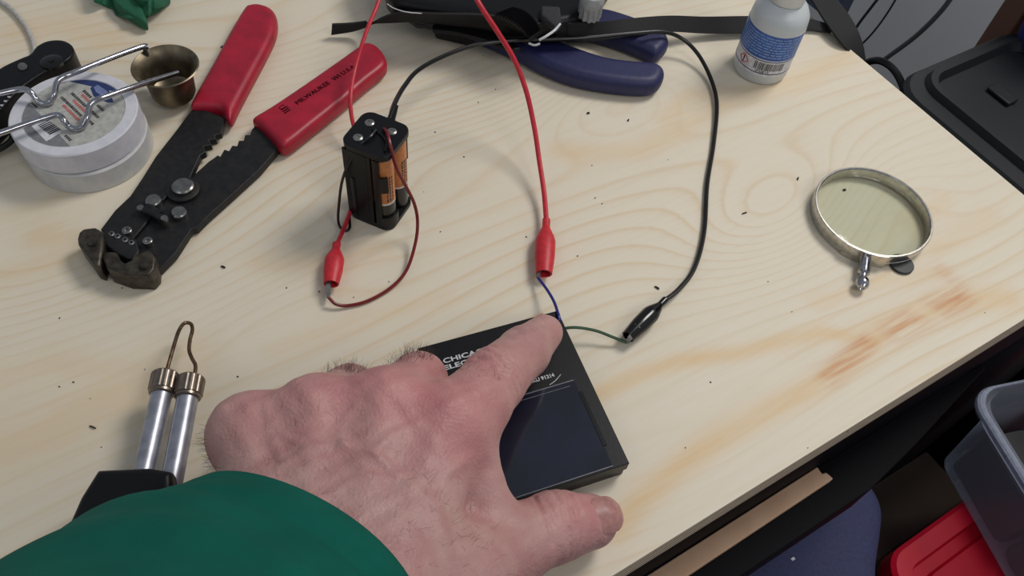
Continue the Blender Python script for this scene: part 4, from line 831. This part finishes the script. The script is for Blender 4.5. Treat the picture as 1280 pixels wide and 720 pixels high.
def build_hand():
    allc = np.array([c for c, r in HJ.values()]); rad = np.array([r for c, r in HJ.values()])
    lo = (allc - rad[:, None]).min(0) - 3; hi = (allc + rad[:, None]).max(0) + 3; lo[2] = max(lo[2], -1); st_ = .85
    n = np.ceil((hi - lo) / st_).astype(int) + 1
    X = [np.arange(k, dtype=np.float32) * st_ + l for k, l in zip(n, lo)]
    G = np.stack(np.meshgrid(*X, indexing='ij'), -1).astype(np.float32)
    def cone(a, b, k=None):
        (pa, ra), (pb, rb) = HJ[a] if isinstance(a, str) else a, HJ[b] if isinstance(b, str) else b
        ba = (pb - pa).astype(np.float32); t = np.clip(((G - pa.astype(np.float32)) @ ba) / (ba @ ba), 0, 1)
        d = np.linalg.norm(G - pa.astype(np.float32) - t[..., None] * ba, axis=-1); return d - (ra + (rb - ra) * t)
    def smin(a, b, k):
        h = np.maximum(k - np.abs(a - b), 0) / k; return np.minimum(a, b) - h * h * k * .25
    def chain(names, k=3):
        d = None
        for a, b in zip(names[:-1], names[1:]):
            c = cone(a, b); d = c if d is None else smin(d, c, k)
        return d
    idx = chain(['i_tip', 'i_dip', 'i_pip', 'i_mid', 'i_mcp']); mid = chain(['m_mcp', 'm_pip', 'm_dip', 'm_tip']); rng_ = chain(['r_mcp', 'r_pip', 'r_dip', 'r_tip']); pin = chain(['p_mcp', 'p_pip', 'p_dip', 'p_tip'])
    th = chain(['t_tip', 't_ip', 't_mcp', 't_cmc'], 5)
    palm = None
    for a, b in (('i_mcp', 'i_car'), ('m_mcp', 'm_car'), ('r_mcp', 'r_car'), ('p_mcp', 'p_car'), ('i_car', 'wr_r'), ('p_car', 'wr_u'), ('m_car', 'wr_r'), ('r_car', 'wr_u'), ('wr_r', 'fa_r'), ('wr_u', 'fa_u'), ('t_cmc', 'wr_r'), ('wr_r', 'wr_u'), ('fa_r', 'fa_u'), ('i_mcp', 'p_car'), ('p_mcp', 'i_car'), ('i_mcp', 'm_mcp'), ('m_mcp', 'r_mcp'), ('r_mcp', 'p_mcp')):
        A, Bq = HJ[a], HJ[b]
        c = cone((A[0], A[1] * .92), (Bq[0], Bq[1] * .92)); palm = c if palm is None else smin(palm, c, 7)
    def web(a, b, s, dz=-8):
        A, Bq = HJ[a], HJ[b]; z = np.array([0, 0, dz]); return cone((A[0] + z, A[1] * s), (Bq[0] + z, Bq[1] * s))
    d = smin(palm, th, 7); d = smin(d, cone((HJ['i_mcp'][0] * .35 + HJ['t_mcp'][0] * .65 + [0, 0, 4], 8), (HJ['i_mcp'][0] + [3, 0, -6], 13)), 8)
    for fch in (idx, mid, rng_, pin): d = smin(d, fch, 5)
    vv, faces = nets(d, lo, st_, 6)
    # normals
    fn = np.cross(vv[faces[:, 2]] - vv[faces[:, 0]], vv[faces[:, 3]] - vv[faces[:, 1]]); vn = np.zeros_like(vv)
    for a in range(4): np.add.at(vn, faces[:, a], fn)
    vn /= np.linalg.norm(vn, axis=1)[:, None] + 1e-9
    disp = np.zeros(len(vv)); red = np.zeros(len(vv)); dors = np.clip(vn[:, 2] * 1.3, 0, 1)
    def pt(px, py, z): p = P(px, py, z); return np.array([p.x, p.y, p.z - TZ]) * 1000
    def line(pts, wd, amp, zs):
        dd = np.full(len(vv), 1e9); q = [pt(x, y, zs) for x, y in pts]
        rs = vv - np.array([0, 0, H * 1000]); rs = rs / np.linalg.norm(rs, axis=1)[:, None]      # distances measured across the skin, height ignored
        q2 = q
        for a, b in zip(q2[:-1], q2[1:]):
            ab = b - a; t = np.clip(((vv - a)[:, :2] @ ab[:2]) / (ab[:2] @ ab[:2]), 0, 1); dd = np.minimum(dd, np.linalg.norm((vv - a)[:, :2] - t[:, None] * ab[:2], axis=1))
        return amp * np.exp(-(dd / wd) ** 2)
    # tendons and veins
    for a, b in (('i_mcp', 'i_car'), ('m_mcp', 'm_car'), ('r_mcp', 'r_car'), ('p_mcp', 'p_car')):
        A, Bq = HJ[a][0], HJ[b][0]; ab = Bq - A; t = np.clip(((vv - A)[:, :2] @ ab[:2]) / (ab[:2] @ ab[:2]), 0, 1); dd = np.linalg.norm((vv - A)[:, :2] - t[:, None] * ab[:2], axis=1)
        disp += dors * .9 * np.exp(-(dd / 4.0) ** 2) * (1 - t * .6)
    for ps, wd, am in (([(545, 640), (500, 600), (470, 575), (430, 560)], 1.5, .7), ([(470, 575), (490, 545), (520, 530)], 1.4, .6), ([(430, 560), (390, 565), (350, 590)], 1.5, .7), ([(430, 560), (425, 530), (445, 505)], 1.3, .5), ([(560, 690), (545, 640), (560, 590), (590, 560)], 1.6, .7), ([(380, 560), (350, 540), (340, 520)], 1.3, .5), ([(500, 600), (440, 610), (400, 640)], 1.4, .5), ([(330, 500), (335, 530), (350, 570)], 1.3, .5)):
        disp += dors * line(ps, wd, am, 68)
    # creases over the joints
    def creases(nm, nxt, wid, amp, freq, off=0, dirn=(0, 0, 1)):
        c = HJ[nm][0]; ax = HJ[nxt][0] - c; ax = ax / np.linalg.norm(ax); rel = vv - c; t = rel @ ax - off; dist = np.linalg.norm(rel - (rel @ ax)[:, None] * ax, axis=1)
        k = np.exp(-(t / wid) ** 2) * (dist < HJ[nm][1] * 1.8) * np.clip(vn @ np.array(dirn) * 1.5, 0, 1); side = np.cross(ax, [0, 0, 1]); s_ = rel @ side
        ph = t * freq + .25 * np.sin(s_ * .7) + .04 * s_ * s_ * np.sign(t) * .3; return -amp * k * (np.abs(np.sin(ph)) < .38) + 0 * k
    disp += creases('i_dip', 'i_pip', 3, .5, 1.2); disp += creases('i_pip', 'i_mid', 6, .8, 1.0, 1); disp += creases('t_ip', 't_tip', 4.5, 1.1, .8, 1)
    disp += creases('m_pip', 'm_mcp', 5, .35, 1.2); disp += creases('r_pip', 'r_mcp', 5, .35, 1.2)
    for k_ in range(3):
        disp += .16 * np.sin(vv[:, 0] * (.35 + .2 * k_) + 2 * k_) * np.sin(vv[:, 1] * (.3 + .23 * k_) + k_) * dors
    for nm, sg_, am in (('i_pip', 13, .5), ('i_mcp', 16, .85), ('m_mcp', 12, .6), ('r_mcp', 12, .55), ('p_mcp', 11, .35), ('t_ip', 10, .5), ('t_tip', 9, .45), ('i_tip', 9, .25), ('m_pip', 8, .4)):
        red += am * np.exp(-((vv - HJ[nm][0] - [0, 0, 8]) ** 2).sum(1) / sg_ ** 2 / 1.4)
    for ps, wd, am, zz in (([(667, 620), (671, 640), (683, 661), (689, 686)], .8, -1.3, 27), ([(677, 625), (686, 643), (692, 660)], .6, -.7, 27), ([(660, 632), (664, 650), (676, 672)], .6, -.4, 27), ([(604, 432), (620, 446), (633, 466)], .7, -.8, 55), ([(596, 446), (611, 459), (622, 480)], .7, -.7, 55), ([(613, 426), (629, 440), (642, 456)], .6, -.5, 54), ([(645, 414), (655, 424), (664, 438)], .6, -.35, 41)):
        disp += line(ps, wd, am, zz) * np.clip(vn[:, 2] * 2, 0, 1)
    for _ in range(2):   # soften creases
        ac = np.zeros(len(vv)); cn = np.zeros(len(vv))
        for a in range(4): np.add.at(ac, faces[:, a], disp[faces[:, (a + 1) % 4]]); np.add.at(cn, faces[:, a], 1)
        disp = disp * .65 + .35 * ac / np.maximum(cn, 1)
    vv = vv + vn * disp[:, None]
    # keep clear of the panel and bench
    vv[:, 2] = np.maximum(vv[:, 2], .2)
    inp = ((vv[:, :2] / 1000 - np.array(TRc)[:2]) @ np.array([[xv.x, yv.x], [xv.y, yv.y]])) * 1000
    on = (inp[:, 0] > -.3) & (inp[:, 0] < PW + .3) & (inp[:, 1] > -.3) & (inp[:, 1] < PL + .3); vv[on, 2] = np.maximum(vv[on, 2], 12.5)
    return vv, vn, faces, np.clip(red, 0, 1)
hv, hn, hf, hred = build_hand()
HO = Vector((HJ['m_car'][0][0] / 1000, HJ['m_car'][0][1] / 1000, TZ))
me = bpy.data.meshes.new('person'); me.from_pydata([(x / 1000 - HO.x, y / 1000 - HO.y, z / 1000) for x, y, z in hv], [], hf.tolist())
at_ = me.attributes.new('flush', 'FLOAT', 'POINT'); at_.data.foreach_set('value', hred.astype(np.float32))
for p in me.polygons: p.use_smooth = True
def skin_material():
    m = mat('skin', (188, 150, 144), .5, noise=(176, 130, 127), nscale=70, sss=.12, spec=.4); nt = m.node_tree; b = nt.nodes['Principled BSDF']; L = nt.links.new
    src = b.inputs['Base Color'].links[0].from_socket; at = nt.nodes.new('ShaderNodeAttribute'); at.attribute_name = 'flush'
    mx = nt.nodes.new('ShaderNodeMix'); mx.data_type = 'RGBA'; mx.inputs[7].default_value = srgb(196, 108, 114); mk = nt.nodes.new('ShaderNodeMath'); mk.operation = 'MULTIPLY'; mk.inputs[1].default_value = .55
    L(at.outputs['Fac'], mk.inputs[0]); L(mk.outputs[0], mx.inputs[0]); L(src, mx.inputs[6])
    tc = nt.nodes.new('ShaderNodeTexCoord'); n = nt.nodes.new('ShaderNodeTexNoise'); n.inputs['Scale'].default_value = 35; n.inputs['Detail'].default_value = 5; n.inputs['Distortion'].default_value = 1.5; L(tc.outputs['Object'], n.inputs['Vector'])
    mr = nt.nodes.new('ShaderNodeMapRange'); mr.inputs[1].default_value = .5; mr.inputs[2].default_value = .75; mr.inputs[4].default_value = .2; L(n.outputs['Fac'], mr.inputs[0])
    mx2 = nt.nodes.new('ShaderNodeMix'); mx2.data_type = 'RGBA'; mx2.inputs[7].default_value = srgb(138, 88, 84); L(mr.outputs[0], mx2.inputs[0]); L(mx.outputs[2], mx2.inputs[6]); L(mx2.outputs[2], b.inputs['Base Color'])
    v = nt.nodes.new('ShaderNodeTexVoronoi'); v.inputs['Scale'].default_value = 900; L(tc.outputs['Object'], v.inputs['Vector'])
    w = nt.nodes.new('ShaderNodeTexNoise'); w.inputs['Scale'].default_value = 260; w.inputs['Detail'].default_value = 5; w.inputs['Distortion'].default_value = 1; L(tc.outputs['Object'], w.inputs['Vector'])
    ad = nt.nodes.new('ShaderNodeMath'); ad.operation = 'MULTIPLY_ADD'; ad.inputs[1].default_value = 2.2; L(w.outputs['Fac'], ad.inputs[0]); L(v.outputs['Distance'], ad.inputs[2])
    bp = nt.nodes.new('ShaderNodeBump'); bp.inputs['Strength'].default_value = .35; bp.inputs['Distance'].default_value = .0004; L(ad.outputs[0], bp.inputs['Height']); L(bp.outputs['Normal'], b.inputs['Normal']); return m
me.materials.append(skin_material())
person = bpy.data.objects.new('person', me); COL.objects.link(person); person.location = HO; WORG[person.name] = HO
tag(person, 'person reaching in with a hand in a green sleeve, index finger pressing the panel corner', 'person')
# nails
def nail(tip, nxt, up, r, length, w, fwd):
    c, _ = HJ[tip]; ax = c - HJ[nxt][0]; ax /= np.linalg.norm(ax); up = np.array(up, float); up -= (up @ ax) * ax; up /= np.linalg.norm(up); sd = np.cross(ax, up); bm = B(); rings = []
    for s_ in np.linspace(0, 1, 9):
        x = fwd - length + length * s_; half = w * (1 - .35 * (1 - min(1, s_ * 4)) ** 2) * (1 - .45 * max(0, (s_ - .7) / .3) ** 2); row = []; row2 = []
        for t in np.linspace(-1, 1, 9):
            a = t * half / r; rr = r if x < r * .25 else r * math.sqrt(max(.1, 1 - ((x - r * .25) / r) ** 2)); p = c + ax * x + (up * math.cos(a) + sd * math.sin(a)) * rr
            row.append(Vector((p[0] / 1000, p[1] / 1000, TZ + p[2] / 1000))); p2 = p - (up * math.cos(a) + sd * math.sin(a)) * .6; row2.append(Vector((p2[0] / 1000, p2[1] / 1000, TZ + p2[2] / 1000)))
        rings.append(row + row2[::-1])
    loft(bm, rings); return obj('nail', bm, M['nail'], person)
nail('t_tip', 't_ip', (.15, -.05, 1), HJ['t_tip'][1] + .25, 13, 7.6, 9.8)['label'] = 'thumb nail'
nail('i_tip', 'i_dip', (.1, 1, -.35), HJ['i_tip'][1] + .1, 9, 4.2, 6)
# hair tufts
def hairs(spots, n, ln, leanv):
    bm = B()
    for (px, py, z, spread) in spots:
        c = P(px, py, z); c = np.array([c.x, c.y, c.z - TZ]) * 1000; d_ = np.linalg.norm(hv - c, axis=1); near = np.where((d_ < spread) & (hn[:, 2] > -.3))[0]
        if len(near) == 0: continue
        for i in rng.choice(near, n):
            p = hv[i]; nn = hn[i]; l = ln * (.5 + rng.rand()); dr = nn * .55 + np.array(leanv) + rng.randn(3) * .35; dr /= np.linalg.norm(dr); q1 = p + dr * l * .5 + nn * .2; q2 = p + dr * l + np.array([0, 0, -.12 * l])
            f = lambda a: Vector((a[0] / 1000, a[1] / 1000, a[2] / 1000 + TZ)); s = np.cross(dr, [.3, .2, 1]); s = s / np.linalg.norm(s) * .035; u = np.cross(dr, s); u = u / np.linalg.norm(u) * .035
            loft(bm, [[f(p + s), f(p - s * .5 + u), f(p - s * .5 - u)], [f(q1 + s * .9), f(q1 - s * .5 + u), f(q1 - s * .5 - u)], [f(q2 + s * .3), f(q2 - s * .2 + u * .3), f(q2 - s * .2 - u * .3)]])
    return bm
o = obj('hair', hairs([(506, 448, 50, 8), (522, 447, 48, 6), (428, 470, 46, 8), (445, 472, 44, 6)], 90, 3.8, (.1, .5, .2)), M['hair'], person); o['label'] = 'brown finger hair'
o = obj('hair', hairs([(258, 565, 45, 12), (250, 580, 45, 10)], 45, 3.2, (-.6, .1, .1)), M['hair'], person)
o = obj('hair', hairs([(600, 470, 55, 9), (590, 700, 50, 16), (570, 640, 60, 16), (540, 700, 66, 18), (480, 620, 72, 20), (400, 580, 70, 20), (320, 560, 62, 16)], 26, 3.5, (.1, .1, -.3)), M['hair'], person)
# sleeve
def sleeve():
    cuffc = np.array(HJ['wr_r'][0] * .45 + HJ['wr_u'][0] * .55); fac = (HJ['fa_r'][0] + HJ['fa_u'][0]) / 2
    ctr = [pt_(*q) for q in SL_C]; bm = B(); rings = []; n = 72; ns = 60; cs_ = spline([Vector(c) for c in ctr], 20); N_ = len(cs_) - 1; inner = []
    for i, c in enumerate(cs_):
        d = (cs_[min(i + 1, N_)] - cs_[max(i - 1, 0)]).normalized(); side = d.cross(UP).normalized(); up = side.cross(d).normalized(); t = i / N_
        # the cuff plane is slanted a little
        row = []
        for k in range(n):
            a = 2 * math.pi * k / n; A = SL_A[0] + (SL_A[1] - SL_A[0]) * t; Bv = SL_B[0] + (SL_B[1] - SL_B[0]) * t
            w = 1 + .022 * math.sin(3 * a + 14 * t + 1) + .02 * math.sin(9 * t + 2 * a) * math.sin(5 * t) + .008 * math.sin(26 * t + 3 * a)
            w *= 1 - .03 * math.exp(-(t / .05) ** 2)
            p = c + side * (A * w * math.cos(a)) + up * (Bv * w * math.sin(a)) + d * (SL_S * math.cos(a - SL_P) * math.exp(-t * 4))
            row.append(Vector((p.x / 1000, p.y / 1000, p.z / 1000 + TZ)))
        rings.append(row)
    # inner lining for the first part, so the cuff has thickness
    c0 = sum(rings[0], Vector()) / n; r_in = [[p + (c0 - p).normalized() * .0022 for p in rings[0]]]; c1 = sum(rings[14], Vector()) / n; r_in.insert(0, [p + (c1 - p).normalized() * .0024 for p in rings[14]])
    loft(bm, r_in + rings, cap=False); return bm
def pt_(px, py, z): p = P(px, py, z); return np.array([p.x, p.y, p.z - TZ]) * 1000
SL_C = [(374, 714, 62), (318, 776, 72), (232, 860, 90), (120, 1020, 118)]; SL_A = (43.5, 66); SL_B = (33, 44); SL_S = 0; SL_P = 0
M['sleeve'] = mat('green_sleeve_fabric', (14, 92, 79), .85, spec=.12, noise=(12, 84, 73), nscale=45, bump=.25, bscale=900)
o = obj('sleeve', sleeve(), M['sleeve'], person, angle=180); o['label'] = 'green fabric sleeve'

for c in person.children:
    if c.name.startswith('hair'): c['kind'] = 'stuff'
